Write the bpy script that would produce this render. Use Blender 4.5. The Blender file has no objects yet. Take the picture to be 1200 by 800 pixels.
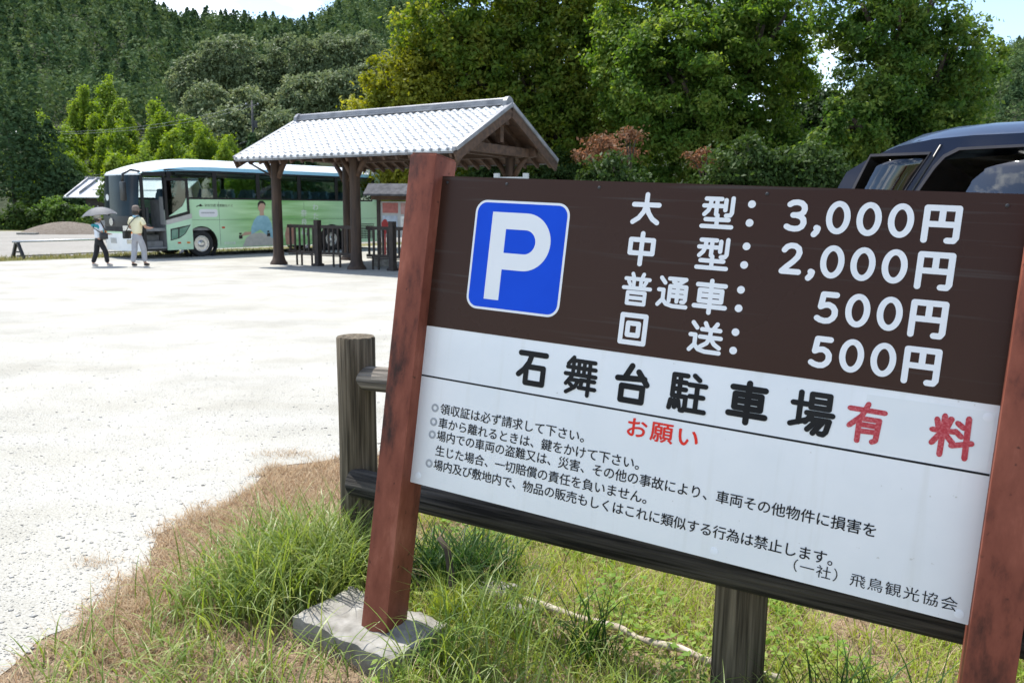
import bpy, bmesh, math, random
import numpy as np
from mathutils import Vector, Matrix

# ---------------------------------------------------------------- camera, light, exposure
SC = bpy.context.scene
COL = SC.collection
PITCH, ROLL, CAMH, FPX = math.radians(9.3), math.radians(0.6), 1.68, 920.0
_R0 = Vector((1, 0, 0)); _F = Vector((0, math.cos(PITCH), -math.sin(PITCH))); _U0 = Vector((0, math.sin(PITCH), math.cos(PITCH)))
_RT = _R0 * math.cos(ROLL) + _U0 * math.sin(ROLL)
_UP = -_R0 * math.sin(ROLL) + _U0 * math.cos(ROLL)
CAM = Vector((0, 0, CAMH))
cd = bpy.data.cameras.new('camera'); cam = bpy.data.objects.new('camera', cd); COL.objects.link(cam)
cd.sensor_width = 23.5; cd.lens = 23.5 * FPX / 1200; cd.clip_start = 0.05; cd.clip_end = 3000
cd.dof.use_dof = True; cd.dof.focus_distance = 2.75; cd.dof.aperture_fstop = 6.0
M = Matrix((_RT, _UP, -_F)).transposed().to_4x4(); M.translation = CAM
cam.matrix_world = M
SC.camera = cam

SUN_EL, SUN_AZ = math.radians(63), math.radians(-40)      # azimuth measured from +Y towards +X
SUNV = Vector((math.sin(SUN_AZ) * math.cos(SUN_EL), math.cos(SUN_AZ) * math.cos(SUN_EL), math.sin(SUN_EL)))
sl = bpy.data.lights.new('sun', 'SUN'); sl.energy = 3.9; sl.angle = math.radians(0.53); sl.color = (1.0, 0.965, 0.90)
so = bpy.data.objects.new('sun', sl); COL.objects.link(so)
so.rotation_euler = SUNV.to_track_quat('Z', 'Y').to_euler(); so.location = SUNV * 60

W = bpy.data.worlds.new('World'); SC.world = W; W.use_nodes = True
wn, wl = W.node_tree.nodes, W.node_tree.links
wn.clear()
w_out = wn.new('ShaderNodeOutputWorld'); w_bg = wn.new('ShaderNodeBackground'); sky = wn.new('ShaderNodeTexSky')
sky.sky_type = 'NISHITA'; sky.sun_disc = False; sky.sun_elevation = SUN_EL; sky.sun_rotation = SUN_AZ
sky.air_density = 1.0; sky.dust_density = 0.6; sky.ozone_density = 1.5
w_tc = wn.new('ShaderNodeTexCoord'); w_map = wn.new('ShaderNodeMapping'); w_map.inputs['Scale'].default_value = (1.0, 1.0, 2.2)
w_map.inputs['Location'].default_value = (0.35, 0.1, 0.0)
w_no = wn.new('ShaderNodeTexNoise'); w_no.inputs['Scale'].default_value = 3.4; w_no.inputs['Detail'].default_value = 7; w_no.inputs['Roughness'].default_value = 0.56
w_cr = wn.new('ShaderNodeValToRGB'); w_cr.color_ramp.elements[0].position = 0.53; w_cr.color_ramp.elements[1].position = 0.66
w_mix = wn.new('ShaderNodeMix'); w_mix.data_type = 'RGBA'
w_mix.inputs[7].default_value = (9.0, 9.2, 9.6, 1)
wl.new(w_tc.outputs['Generated'], w_map.inputs['Vector']); wl.new(w_map.outputs[0], w_no.inputs['Vector'])
wl.new(w_no.outputs['Fac'], w_cr.inputs[0]); wl.new(w_cr.outputs[0], w_mix.inputs[0]); wl.new(sky.outputs[0], w_mix.inputs[6])
wl.new(w_mix.outputs[2], w_bg.inputs[0]); w_bg.inputs[1].default_value = 0.15
wl.new(w_bg.outputs[0], w_out.inputs[0])

SC.view_settings.view_transform = 'Standard'; SC.view_settings.look = 'None'
SC.view_settings.exposure = 0.96; SC.view_settings.gamma = 1.0; SC.view_settings.use_curve_mapping = False
SC.render.engine = 'CYCLES'
SC.cycles.max_bounces = 8; SC.cycles.transparent_max_bounces = 16
SC.cycles.diffuse_bounces = 3; SC.cycles.glossy_bounces = 4; SC.cycles.transmission_bounces = 6
SC.cycles.use_denoising = True; SC.cycles.sample_clamp_indirect = 6

random.seed(5)

# ---------------------------------------------------------------- helpers
def ray(px, py):
    return _RT * ((px - 600) / FPX) - _UP * ((py - 400) / FPX) + _F
def at(px, py, Y):
    """point at distance Y ahead seen at a photo pixel"""
    d = ray(px, py); return CAM + d * (Y / d.y)
def gz(x, y):
    return 0.010 * min(max(0.0, y - 27.0), 40.0)

def tag(o, label=None, cat=None, group=None, kind=None):
    if label: o['label'] = label
    if cat: o['category'] = cat
    if group: o['group'] = group
    if kind: o['kind'] = kind
    return o
def empty(name, label, cat, loc=(0, 0, 0), rz=0.0, group=None, mat=None):
    o = bpy.data.objects.new(name, None); COL.objects.link(o)
    if mat is not None: o.matrix_world = mat
    else: o.location = loc; o.rotation_euler = (0, 0, rz)
    o.empty_display_size = 0.2
    return tag(o, label, cat, group)
def copy_tree(o, parent=None):
    c = o.copy(); COL.objects.link(c)
    if parent: c.parent = parent
    for ch in list(o.children): copy_tree(ch, c)
    return c

class MB:
    def __init__(s): s.v = []; s.f = []; s.mi = []
    def add(s, verts, faces, mi=0):
        n = len(s.v); s.v += [tuple(p) for p in verts]
        for f in faces: s.f.append([i + n for i in f]); s.mi.append(mi)
        return s
    def box(s, c, d, rot=None, bev=0.0, mi=0):
        hx, hy, hz = d[0] / 2, d[1] / 2, d[2] / 2
        if bev <= 0:
            vs = [Vector((x, y, z)) for x in (-hx, hx) for y in (-hy, hy) for z in (-hz, hz)]
            fs = [(0, 1, 3, 2), (4, 6, 7, 5), (0, 4, 5, 1), (2, 3, 7, 6), (0, 2, 6, 4), (1, 5, 7, 3)]
        else:
            bm = bmesh.new(); bmesh.ops.create_cube(bm, size=1.0)
            for v in bm.verts: v.co = Vector((v.co.x * d[0], v.co.y * d[1], v.co.z * d[2]))
            bmesh.ops.bevel(bm, geom=list(bm.edges), offset=bev, segments=2, affect='EDGES', profile=0.6)
            bm.verts.index_update()
            vs = [v.co.copy() for v in bm.verts]; fs = [[v.index for v in f.verts] for f in bm.faces]; bm.free()
        c = Vector(c)
        vs = [(rot @ p if rot else p) + c for p in vs]
        return s.add(vs, fs, mi)
    def beam(s, a, b, w, h, up=(0, 0, 1), bev=0.0, mi=0):
        a, b = Vector(a), Vector(b); x = (b - a); L = x.length; x.normalize()
        y = Vector(up).cross(x); y.normalize(); z = x.cross(y)
        R = Matrix((x, y, z)).transposed()
        return s.box((a + b) / 2, (L, w, h), R, bev, mi)
    def tube(s, pts, rad, seg=10, cap=True, mi=0):
        pts = [Vector(p) for p in pts]
        if not hasattr(rad, '__len__'): rad = [rad] * len(pts)
        rings = []; up0 = None
        for i, p in enumerate(pts):
            t = (pts[min(i + 1, len(pts) - 1)] - pts[max(i - 1, 0)]).normalized()
            if up0 is None:
                up0 = Vector((0, 0, 1)) if abs(t.z) < 0.9 else Vector((1, 0, 0))
            x = up0.cross(t); x.normalize(); y = t.cross(x); up0 = y
            rings.append([p + (x * math.cos(k * 2 * math.pi / seg) + y * math.sin(k * 2 * math.pi / seg)) * rad[i] for k in range(seg)])
        vs = [v for r in rings for v in r]; fs = []
        for i in range(len(rings) - 1):
            for k in range(seg):
                k2 = (k + 1) % seg
                fs.append((i * seg + k, i * seg + k2, (i + 1) * seg + k2, (i + 1) * seg + k))
        if cap:
            fs.append(tuple(reversed(range(seg)))); fs.append(tuple(range((len(rings) - 1) * seg, len(rings) * seg)))
        return s.add(vs, fs, mi)
    def lathe(s, prof, c=(0, 0, 0), axis='Z', seg=20, mi=0, cap=True):
        """prof: list of (radius, height)"""
        c = Vector(c); vs = []; fs = []
        for r, h in prof:
            for k in range(seg):
                a = k * 2 * math.pi / seg
                p = (r * math.cos(a), r * math.sin(a), h)
                if axis == 'Y': p = (p[0], p[2], p[1])
                elif axis == 'X': p = (p[2], p[0], p[1])
                vs.append(Vector(p) + c)
        n = len(prof)
        for i in range(n - 1):
            for k in range(seg):
                k2 = (k + 1) % seg
                fs.append((i * seg + k, i * seg + k2, (i + 1) * seg + k2, (i + 1) * seg + k))
        if cap:
            fs.append(tuple(reversed(range(seg)))); fs.append(tuple(range((n - 1) * seg, n * seg)))
        return s.add(vs, fs, mi)
    def prism(s, poly, fn, d0, d1, mi=0):
        """poly of 2-D points, fn(u, v, d) -> 3-D"""
        n = len(poly)
        vs = [fn(u, v, d0) for u, v in poly] + [fn(u, v, d1) for u, v in poly]
        fs = [tuple(range(n)), tuple(reversed(range(n, 2 * n)))]
        for i in range(n):
            j = (i + 1) % n; fs.append((i, i + n, j + n, j))
        return s.add(vs, fs, mi)
    def grid(s, nu, nv, fn, mi=0):
        vs = [fn(i / nu, j / nv) for j in range(nv + 1) for i in range(nu + 1)]
        fs = [(j * (nu + 1) + i, j * (nu + 1) + i + 1, (j + 1) * (nu + 1) + i + 1, (j + 1) * (nu + 1) + i) for j in range(nv) for i in range(nu)]
        return s.add(vs, fs, mi)
    def build(s, name, mat, parent=None, smooth=False, recalc=True, angle=None):
        me = bpy.data.meshes.new(name); me.from_pydata(s.v, [], s.f)
        mats = mat if isinstance(mat, (list, tuple)) else [mat]
        for m in mats: me.materials.append(m)
        if len(mats) > 1: me.polygons.foreach_set('material_index', s.mi)
        if recalc:
            bm = bmesh.new(); bm.from_mesh(me); bmesh.ops.recalc_face_normals(bm, faces=bm.faces); bm.to_mesh(me); bm.free()
        if smooth or angle:
            me.polygons.foreach_set('use_smooth', [True] * len(me.polygons))
            if angle: me.set_sharp_from_angle(angle=math.radians(angle))
        me.update()
        o = bpy.data.objects.new(name, me); COL.objects.link(o)
        if parent: o.parent = parent
        return o

def np_mesh(name, V, F, mat, parent=None, attrs=None, smooth=False):
    """V (n,3) float, F (m,k) int, all faces k-gons"""
    V = np.ascontiguousarray(V, np.float32); F = np.ascontiguousarray(F, np.int32)
    me = bpy.data.meshes.new(name); m, k = F.shape
    me.vertices.add(len(V)); me.vertices.foreach_set('co', V.ravel())
    me.loops.add(m * k); me.loops.foreach_set('vertex_index', F.ravel())
    me.polygons.add(m); me.polygons.foreach_set('loop_start', np.arange(0, m * k, k, dtype=np.int32))
    if smooth: me.polygons.foreach_set('use_smooth', np.ones(m, bool))
    me.update(calc_edges=True)
    for an, av in (attrs or {}).items():
        a = me.attributes.new(an, 'FLOAT', 'POINT'); a.data.foreach_set('value', np.ascontiguousarray(av, np.float32))
    me.materials.append(mat)
    o = bpy.data.objects.new(name, me); COL.objects.link(o)
    if parent: o.parent = parent
    return o

# ---------------------------------------------------------------- materials
def nodes(name):
    m = bpy.data.materials.new(name); m.use_nodes = True
    nt = m.node_tree; return m, nt.nodes, nt.links, nt.nodes['Principled BSDF']
def setp(b, **kw):
    names = dict(rough='Roughness', metal='Metallic', spec='Specular IOR Level', coat='Coat Weight', coatr='Coat Roughness', trans='Transmission Weight', ior='IOR', alpha='Alpha')
    for k, v in kw.items(): b.inputs[names[k]].default_value = v
def mat(name, c1, c2=None, scale=6.0, rough=0.6, bump=0.0, bscale=None, stretch=(1, 1, 1), detail=5, lo=0.35, hi=0.65, r2=None, **kw):
    m, N, L, b = nodes(name); setp(b, rough=rough, **kw)
    c2 = c2 or tuple(x * 0.8 for x in c1)
    tc = N.new('ShaderNodeTexCoord'); mp = N.new('ShaderNodeMapping'); mp.inputs['Scale'].default_value = stretch
    no = N.new('ShaderNodeTexNoise'); no.inputs['Scale'].default_value = scale; no.inputs['Detail'].default_value = detail
    cr = N.new('ShaderNodeValToRGB'); cr.color_ramp.elements[0].position = lo; cr.color_ramp.elements[1].position = hi
    cr.color_ramp.elements[0].color = (*c1, 1); cr.color_ramp.elements[1].color = (*c2, 1)
    L.new(tc.outputs['Object'], mp.inputs[0]); L.new(mp.outputs[0], no.inputs['Vector']); L.new(no.outputs['Fac'], cr.inputs[0]); L.new(cr.outputs[0], b.inputs['Base Color'])
    if r2 is not None:
        mr = N.new('ShaderNodeMapRange'); mr.inputs[1].default_value = 0.3; mr.inputs[2].default_value = 0.7; mr.inputs[3].default_value = rough; mr.inputs[4].default_value = r2
        L.new(no.outputs['Fac'], mr.inputs[0]); L.new(mr.outputs[0], b.inputs['Roughness'])
    if bump:
        n2 = N.new('ShaderNodeTexNoise'); n2.inputs['Scale'].default_value = bscale or scale * 4; n2.inputs['Detail'].default_value = 6
        L.new(mp.outputs[0], n2.inputs['Vector'])
        bp = N.new('ShaderNodeBump'); bp.inputs['Strength'].default_value = 0.6; bp.inputs['Distance'].default_value = bump
        L.new(n2.outputs['Fac'], bp.inputs['Height']); L.new(bp.outputs[0], b.inputs['Normal'])
    return m
def leafmat(name, ca, cb, cc, trans=0.35, tcol=None, rough=0.6, nscale=0.35, attr=None, spec=0.15):
    """leaf material: colour varies leaf by leaf and branch by branch"""
    m, N, L, b = nodes(name); setp(b, rough=rough, spec=spec)
    ge = N.new('ShaderNodeNewGeometry')
    cr = N.new('ShaderNodeValToRGB'); e = cr.color_ramp.elements
    e[0].position = 0.0; e[0].color = (*ca, 1); e[1].position = 1.0; e[1].color = (*cc, 1)
    e2 = e.new(0.5); e2.color = (*cb, 1)
    tc = N.new('ShaderNodeTexCoord'); no = N.new('ShaderNodeTexNoise'); no.inputs['Scale'].default_value = nscale; no.inputs['Detail'].default_value = 3
    L.new(tc.outputs['Object'], no.inputs['Vector'])
    mx = N.new('ShaderNodeMath'); mx.operation = 'MULTIPLY_ADD'; mx.inputs[1].default_value = 0.45
    L.new(ge.outputs['Random Per Island'], mx.inputs[0])
    mr = N.new('ShaderNodeMapRange'); mr.inputs[1].default_value = 0.36; mr.inputs[2].default_value = 0.64; mr.inputs[3].default_value = 0.0; mr.inputs[4].default_value = 0.6
    if attr:
        at_ = N.new('ShaderNodeAttribute'); at_.attribute_name = attr
        mr.inputs[1].default_value = 0.0; mr.inputs[2].default_value = 1.0
        L.new(at_.outputs['Fac'], mr.inputs[0])
    else:
        L.new(no.outputs['Fac'], mr.inputs[0])
    L.new(mr.outputs[0], mx.inputs[2]); L.new(mx.outputs[0], cr.inputs[0])
    L.new(cr.outputs[0], b.inputs['Base Color'])
    tr = N.new('ShaderNodeBsdfTranslucent')
    hs = N.new('ShaderNodeHueSaturation'); hs.inputs['Hue'].default_value = 0.485; hs.inputs['Saturation'].default_value = 1.15; hs.inputs['Value'].default_value = 1.7
    L.new(cr.outputs[0], hs.inputs['Color']); L.new(hs.outputs[0], tr.inputs[0])
    ms = N.new('ShaderNodeMixShader'); ms.inputs[0].default_value = trans
    out = [n for n in N if n.type == 'OUTPUT_MATERIAL'][0]
    L.new(b.outputs[0], ms.inputs[1]); L.new(tr.outputs[0], ms.inputs[2]); L.new(ms.outputs[0], out.inputs[0])
    return m
def glassmat(name, tint, refl=0.12, rough=0.02, t=0.8):
    m, N, L, b = nodes(name); N.remove(b)
    out = [n for n in N if n.type == 'OUTPUT_MATERIAL'][0]
    tr = N.new('ShaderNodeBsdfTransparent'); tr.inputs[0].default_value = (*[x * t for x in tint], 1)
    gl = N.new('ShaderNodeBsdfGlossy'); gl.inputs['Roughness'].default_value = rough; gl.inputs[0].default_value = (0.9, 0.95, 1, 1)
    fr = N.new('ShaderNodeFresnel'); fr.inputs[0].default_value = 1.5
    ad = N.new('ShaderNodeMath'); ad.operation = 'ADD'; ad.inputs[1].default_value = refl; ad.use_clamp = True
    ms = N.new('ShaderNodeMixShader')
    L.new(fr.outputs[0], ad.inputs[0]); L.new(ad.outputs[0], ms.inputs[0]); L.new(tr.outputs[0], ms.inputs[1]); L.new(gl.outputs[0], ms.inputs[2]); L.new(ms.outputs[0], out.inputs[0])
    return m

MT = {}
def white_mat():
    m, N, L, b = nodes('sign white enamel'); setp(b, rough=0.32, spec=0.4)
    tc = N.new('ShaderNodeTexCoord'); mp = N.new('ShaderNodeMapping'); mp.inputs['Scale'].default_value = (16, 0.9, 1)
    n1 = N.new('ShaderNodeTexNoise'); n1.inputs['Scale'].default_value = 1.6; n1.inputs['Detail'].default_value = 5
    n2 = N.new('ShaderNodeTexNoise'); n2.inputs['Scale'].default_value = 2.4; n2.inputs['Detail'].default_value = 7; n2.inputs['Roughness'].default_value = 0.6
    n3 = N.new('ShaderNodeTexNoise'); n3.inputs['Scale'].default_value = 38; n3.inputs['Detail'].default_value = 3
    L.new(tc.outputs['Object'], mp.inputs[0]); L.new(mp.outputs[0], n1.inputs['Vector']); L.new(tc.outputs['Object'], n2.inputs['Vector']); L.new(tc.outputs['Object'], n3.inputs['Vector'])
    c2 = N.new('ShaderNodeValToRGB'); e = c2.color_ramp.elements; e[0].position = 0.35; e[0].color = (0.74, 0.77, 0.785, 1); e[1].position = 0.62; e[1].color = (0.80, 0.82, 0.83, 1); L.new(n2.outputs['Fac'], c2.inputs[0])
    c1 = N.new('ShaderNodeValToRGB'); e = c1.color_ramp.elements; e[0].position = 0.56; e[0].color = (1, 1, 1, 1); e[1].position = 0.74; e[1].color = (0.945, 0.94, 0.92, 1); L.new(n1.outputs['Fac'], c1.inputs[0])
    c3 = N.new('ShaderNodeValToRGB'); e = c3.color_ramp.elements; e[0].position = 0.715; e[0].color = (1, 1, 1, 1); e[1].position = 0.76; e[1].color = (0.70, 0.68, 0.64, 1); L.new(n3.outputs['Fac'], c3.inputs[0])
    m1 = N.new('ShaderNodeMix'); m1.data_type = 'RGBA'; m1.blend_type = 'MULTIPLY'; m1.inputs[0].default_value = 1; L.new(c2.outputs[0], m1.inputs[6]); L.new(c1.outputs[0], m1.inputs[7])
    m2 = N.new('ShaderNodeMix'); m2.data_type = 'RGBA'; m2.blend_type = 'MULTIPLY'; m2.inputs[0].default_value = 1; L.new(m1.outputs[2], m2.inputs[6]); L.new(c3.outputs[0], m2.inputs[7])
    L.new(m2.outputs[2], b.inputs['Base Color']); return m
MT['sign_white'] = white_mat()
MT['ink_black'] = mat('black ink', (0.012, 0.012, 0.013), (0.02, 0.02, 0.02), rough=0.5, spec=0.12)
MT['ink_white'] = mat('white vinyl', (0.80, 0.81, 0.82), (0.76, 0.78, 0.79), rough=0.4)
MT['ink_red'] = mat('red vinyl', (0.78, 0.040, 0.022), (0.70, 0.04, 0.03), rough=0.5, spec=0.15)
MT['hand_red'] = mat('hand painted red', (0.42, 0.022, 0.035), (0.60, 0.14, 0.15), scale=160, rough=0.6, lo=0.42, hi=0.75)
MT['ink_grey'] = mat('grey ink', (0.30, 0.32, 0.34), (0.36, 0.38, 0.40), scale=60, rough=0.5)
MT['blue'] = mat('parking blue', (0.004, 0.066, 0.60), (0.005, 0.074, 0.64), rough=0.4, spec=0.12)
MT['log'] = mat('weathered log', (0.044, 0.035, 0.023), (0.185, 0.150, 0.105), scale=55, rough=0.92, bump=0.020, bscale=90, stretch=(1, 1, 0.035), lo=0.36, hi=0.66, spec=0.2)
MT['rail_shaded'] = mat('shade toned weathered rail', (0.010, 0.009, 0.008), (0.085, 0.076, 0.066), scale=55, rough=0.92, bump=0.020, bscale=90, stretch=(0.035, 1, 1), lo=0.38, hi=0.72, spec=0.2)  # weathered grain; the signboard's shade on the lower rail is painted into the colour
MT['rail_sunlit'] = mat('sun toned rail', (0.05, 0.043, 0.036), (0.26, 0.23, 0.195), scale=55, rough=0.92, bump=0.020, bscale=90, stretch=(0.035, 1, 1), lo=0.36, hi=0.66, spec=0.2)  # same grain, with sunlight on the upper rail put into the paler colour
MT['wood'] = mat('dark stained timber', (0.045, 0.024, 0.014), (0.095, 0.052, 0.030), scale=8, rough=0.7, stretch=(0.3, 1, 1), bump=0.003)
MT['woodpost'] = mat('dark log post', (0.026, 0.015, 0.010), (0.068, 0.040, 0.025), scale=9, rough=0.75, stretch=(1, 1, 0.12), bump=0.008)
MT['wooddark'] = mat('dark railing timber', (0.018, 0.012, 0.010), (0.036, 0.025, 0.019), scale=8, rough=0.7)
MT['concrete'] = mat('concrete', (0.13, 0.12, 0.10), (0.33, 0.315, 0.285), scale=11, rough=0.95, bump=0.006, bscale=60, lo=0.3, hi=0.7)
MT['galv'] = mat('galvanised steel', (0.40, 0.41, 0.42), (0.50, 0.51, 0.52), rough=0.45, metal=0.6)
MT['black'] = mat('black plastic', (0.012, 0.012, 0.013), (0.02, 0.02, 0.021), rough=0.4)
MT['rubber'] = mat('tyre rubber', (0.018, 0.018, 0.018), (0.03, 0.03, 0.03), rough=0.85)
MT['chrome'] = mat('polished alloy', (0.62, 0.63, 0.65), (0.7, 0.7, 0.72), rough=0.25, metal=0.9)
MT['tile'] = mat('smoked roof tile', (0.50, 0.50, 0.50), (0.78, 0.78, 0.775), scale=5, rough=0.40, spec=0.8, r2=0.55)
MT['tiledark'] = mat('dark ridge tile', (0.15, 0.155, 0.17), (0.25, 0.255, 0.27), scale=3, rough=0.45)
MT['bark'] = mat('tree bark', (0.035, 0.026, 0.018), (0.085, 0.066, 0.048), scale=10, rough=0.95, bump=0.03, bscale=20, stretch=(1, 1, 0.25))

def ground_mat(name, stops, scale, fine, bump, rough=0.95, blotch=0.35, tracks=False):
    m, N, L, b = nodes(name); setp(b, rough=rough, spec=0.2)
    tc = N.new('ShaderNodeTexCoord')
    n1 = N.new('ShaderNodeTexNoise'); n1.inputs['Scale'].default_value = scale; n1.inputs['Detail'].default_value = 9; n1.inputs['Roughness'].default_value = 0.62
    n2 = N.new('ShaderNodeTexNoise'); n2.inputs['Scale'].default_value = fine; n2.inputs['Detail'].default_value = 4; n2.inputs['Roughness'].default_value = 0.7
    mx = N.new('ShaderNodeMix'); mx.data_type = 'FLOAT'; mx.inputs[0].default_value = blotch
    L.new(tc.outputs['Object'], n1.inputs['Vector']); L.new(tc.outputs['Object'], n2.inputs['Vector'])
    L.new(n2.outputs['Fac'], mx.inputs[2]); L.new(n1.outputs['Fac'], mx.inputs[3])
    cr = N.new('ShaderNodeValToRGB'); e = cr.color_ramp.elements
    e[0].position = stops[0][0]; e[0].color = (*stops[0][1], 1); e[1].position = stops[-1][0]; e[1].color = (*stops[-1][1], 1)
    for p, c in stops[1:-1]:
        q = e.new(p); q.color = (*c, 1)
    L.new(mx.outputs[0], cr.inputs[0]); L.new(cr.outputs[0], b.inputs['Base Color'])
    if tracks:      # wheel tracks: long curved darker streaks, and dusty yellowish patches
        mp = N.new('ShaderNodeMapping'); mp.inputs['Rotation'].default_value = (0, 0, -0.45); mp.inputs['Scale'].default_value = (0.10, 1.5, 1)
        dn = N.new('ShaderNodeTexNoise'); dn.inputs['Scale'].default_value = 0.25; dn.inputs['Detail'].default_value = 1
        va = N.new('ShaderNodeMix'); va.data_type = 'VECTOR'; va.inputs[0].default_value = 0.22
        L.new(tc.outputs['Object'], dn.inputs['Vector']); L.new(tc.outputs['Object'], va.inputs[4])
        vm = N.new('ShaderNodeVectorMath'); vm.operation = 'SCALE'; vm.inputs['Scale'].default_value = 9.0
        L.new(dn.outputs['Color'], vm.inputs[0]); L.new(vm.outputs[0], va.inputs[5]); L.new(va.outputs[1], mp.inputs[0])
        tn = N.new('ShaderNodeTexNoise'); tn.inputs['Scale'].default_value = 1.6; tn.inputs['Detail'].default_value = 5; tn.inputs['Roughness'].default_value = 0.65
        L.new(mp.outputs[0], tn.inputs['Vector'])
        tr_ = N.new('ShaderNodeValToRGB'); tr_.color_ramp.elements[0].position = 0.40; tr_.color_ramp.elements[0].color = (0.945, 0.935, 0.905, 1); tr_.color_ramp.elements[1].position = 0.60; tr_.color_ramp.elements[1].color = (1, 1, 1, 1)
        L.new(tn.outputs['Fac'], tr_.inputs[0])
        mu = N.new('ShaderNodeMix'); mu.data_type = 'RGBA'; mu.blend_type = 'MULTIPLY'; mu.inputs[0].default_value = 1.0
        L.new(cr.outputs[0], mu.inputs[6]); L.new(tr_.outputs[0], mu.inputs[7]); L.new(mu.outputs[2], b.inputs['Base Color'])
    bp = N.new('ShaderNodeBump'); bp.inputs['Strength'].default_value = 0.8; bp.inputs['Distance'].default_value = bump
    L.new(n2.outputs['Fac'], bp.inputs['Height']); L.new(bp.outputs[0], b.inputs['Normal'])
    return m
MT['gravel'] = ground_mat('pale crushed gravel', [(0.30, (0.13, 0.12, 0.10)), (0.41, (0.275, 0.265, 0.232)), (0.52, (0.37, 0.360, 0.325)), (0.68, (0.455, 0.448, 0.422))], 0.7, 75, 0.005, blotch=0.40, tracks=True)
MT['soil'] = ground_mat('dry verge soil', [(0.30, (0.14, 0.10, 0.065)), (0.45, (0.205, 0.150, 0.100)), (0.58, (0.275, 0.205, 0.14)), (0.72, (0.36, 0.285, 0.21))], 3.0, 70, 0.012)
MT['field'] = ground_mat('rough grass field', [(0.30, (0.05, 0.065, 0.02)), (0.45, (0.10, 0.11, 0.04)), (0.58, (0.18, 0.16, 0.07)), (0.72, (0.25, 0.21, 0.12))], 0.5, 5, 0.03, blotch=0.6)
MT['path'] = ground_mat('pale dirt path', [(0.28, (0.16, 0.15, 0.13)), (0.5, (0.24, 0.225, 0.20)), (0.7, (0.31, 0.295, 0.265))], 0.4, 12, 0.01)
MT['hillsoil'] = ground_mat('wooded slope soil', [(0.3, (0.014, 0.02, 0.008)), (0.5, (0.025, 0.035, 0.012)), (0.7, (0.04, 0.05, 0.02))], 0.05, 0.8, 0.3)

# ---------------------------------------------------------------- the ground
def hill_h(x, y):
    """wooded hill behind everything"""
    q = x / max(y, 60.0)
    top = float(np.interp(q, [-0.9, -0.62, -0.47, -0.42, -0.25, -0.20, -0.10, 0.30, 0.50, 0.62, 0.75, 1.2], [93, 93, 93, 79, 78, 92, 92, 40, 46, 78, 76, 60]))
    far = max(0.0, y - 128 - 14 * math.sin(x * 0.014 + 1.0)); near = max(0.0, y - 80 - 6 * math.sin(x * 0.03))
    foot = 13.0 * (1 - math.exp(-(near / 24.0) ** 1.5)) * min(1.0, max(0.0, 1.0 - (x + 5) / 20.0))
    return foot + max(0.0, top - foot) * (1 - math.exp(-(far / 145.0) ** 1.5))
def sheet(name, poly_fn, nx, ny, m, dz):
    b = MB(); b.grid(nx, ny, poly_fn); o = b.build(name, m, smooth=True); o['kind'] = 'structure'; return o
g = MB()
def _gf(u, v):
    x = -420 + 840 * u; y = -40 + 118 * v
    return (x, y, gz(x, y) - 0.012)
g.grid(60, 40, _gf); tag(g.build('ground', MT['field'], smooth=True), kind='structure')
g = MB()
def _hf(u, v):
    x = -520 + 1040 * u; y = 66 + 420 * v * (0.4 + 0.6 * v)
    return (x, y, gz(x, y) - 0.03 + hill_h(x, y) * (0.97 if v < 0.98 else 0.9))
g.grid(90, 60, _hf); tag(g.build('hill', MT['hillsoil'], smooth=True), kind='structure')

# car park: far edge runs along the coach (direction .624,.781), near edge is the ragged verge
VERGE = [(-2.9, -1.5), (-2.5, 0.6), (-2.15, 1.8), (-1.86, 2.63), (-1.70, 3.15), (-1.78, 3.75), (-1.66, 4.35), (-1.50, 4.95), (-1.02, 5.30), (-0.35, 5.02), (0.6, 4.15), (2.0, 3.05), (3.6, 1.95), (6.0, 0.3), (9.0, -1.5)]
def dense(poly, step, amp, seed):
    """smooth curve through the points with a ragged but never folding edge"""
    P = [Vector(p) for p in poly]; P = [P[0] * 2 - P[1]] + P + [P[-1] * 2 - P[-2]]; line = []
    for i in range(1, len(P) - 2):
        a, b, c, d = P[i - 1:i + 3]; n = max(2, int((c - b).length / step))
        for k in range(n):
            t = k / n; line.append(0.5 * (2 * b + (c - a) * t + (2 * a - 5 * b + 4 * c - d) * t * t + (3 * b - a - 3 * c + d) * t ** 3))
    line.append(P[-2]); out = []
    for k, p in enumerate(line):
        t = (line[min(k + 2, len(line) - 1)] - line[max(k - 2, 0)]).normalized(); L = k * step
        w = 0.045 * math.sin(L * 6.1) + 0.022 * math.sin(L * 11.7 + 1) + 0.010 * math.sin(L * 23 + 2)
        out.append((p.x - t.y * w, p.y + t.x * w))
    return out
vd = dense(VERGE, 0.06, 0.010, 3)
def flat(name, poly, m, dz, cut=None):
    from mathutils.geometry import delaunay_2d_cdt
    n_ = len(poly)
    vs_, _e, fs_ = delaunay_2d_cdt([Vector(p) for p in poly], [(k, (k + 1) % n_) for k in range(n_)], [list(range(n_))], 1, 1e-5)[:3]
    bm = bmesh.new(); bv = [bm.verts.new((p.x, p.y, 0)) for p in vs_]
    for f in fs_: bm.faces.new([bv[k] for k in f])
    if cut:
        for yy in cut:
            bmesh.ops.bisect_plane(bm, geom=bm.verts[:] + bm.edges[:] + bm.faces[:], plane_co=(0, yy, 0), plane_no=(0, 1, 0))
    for v in bm.verts: v.co.z = gz(v.co.x, v.co.y) + dz
    bmesh.ops.recalc_face_normals(bm, faces=bm.faces[:])
    bm.normal_update()
    for f in bm.faces:
        if f.normal.z < 0: f.normal_flip()
    me = bpy.data.meshes.new(name); bm.to_mesh(me); bm.free(); me.materials.append(m)
    o = bpy.data.objects.new(name, me); COL.objects.link(o); o['kind'] = 'structure'; return o
E0 = Vector((-17.2, 23.4)); ED = Vector((0.624, 0.781))
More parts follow.
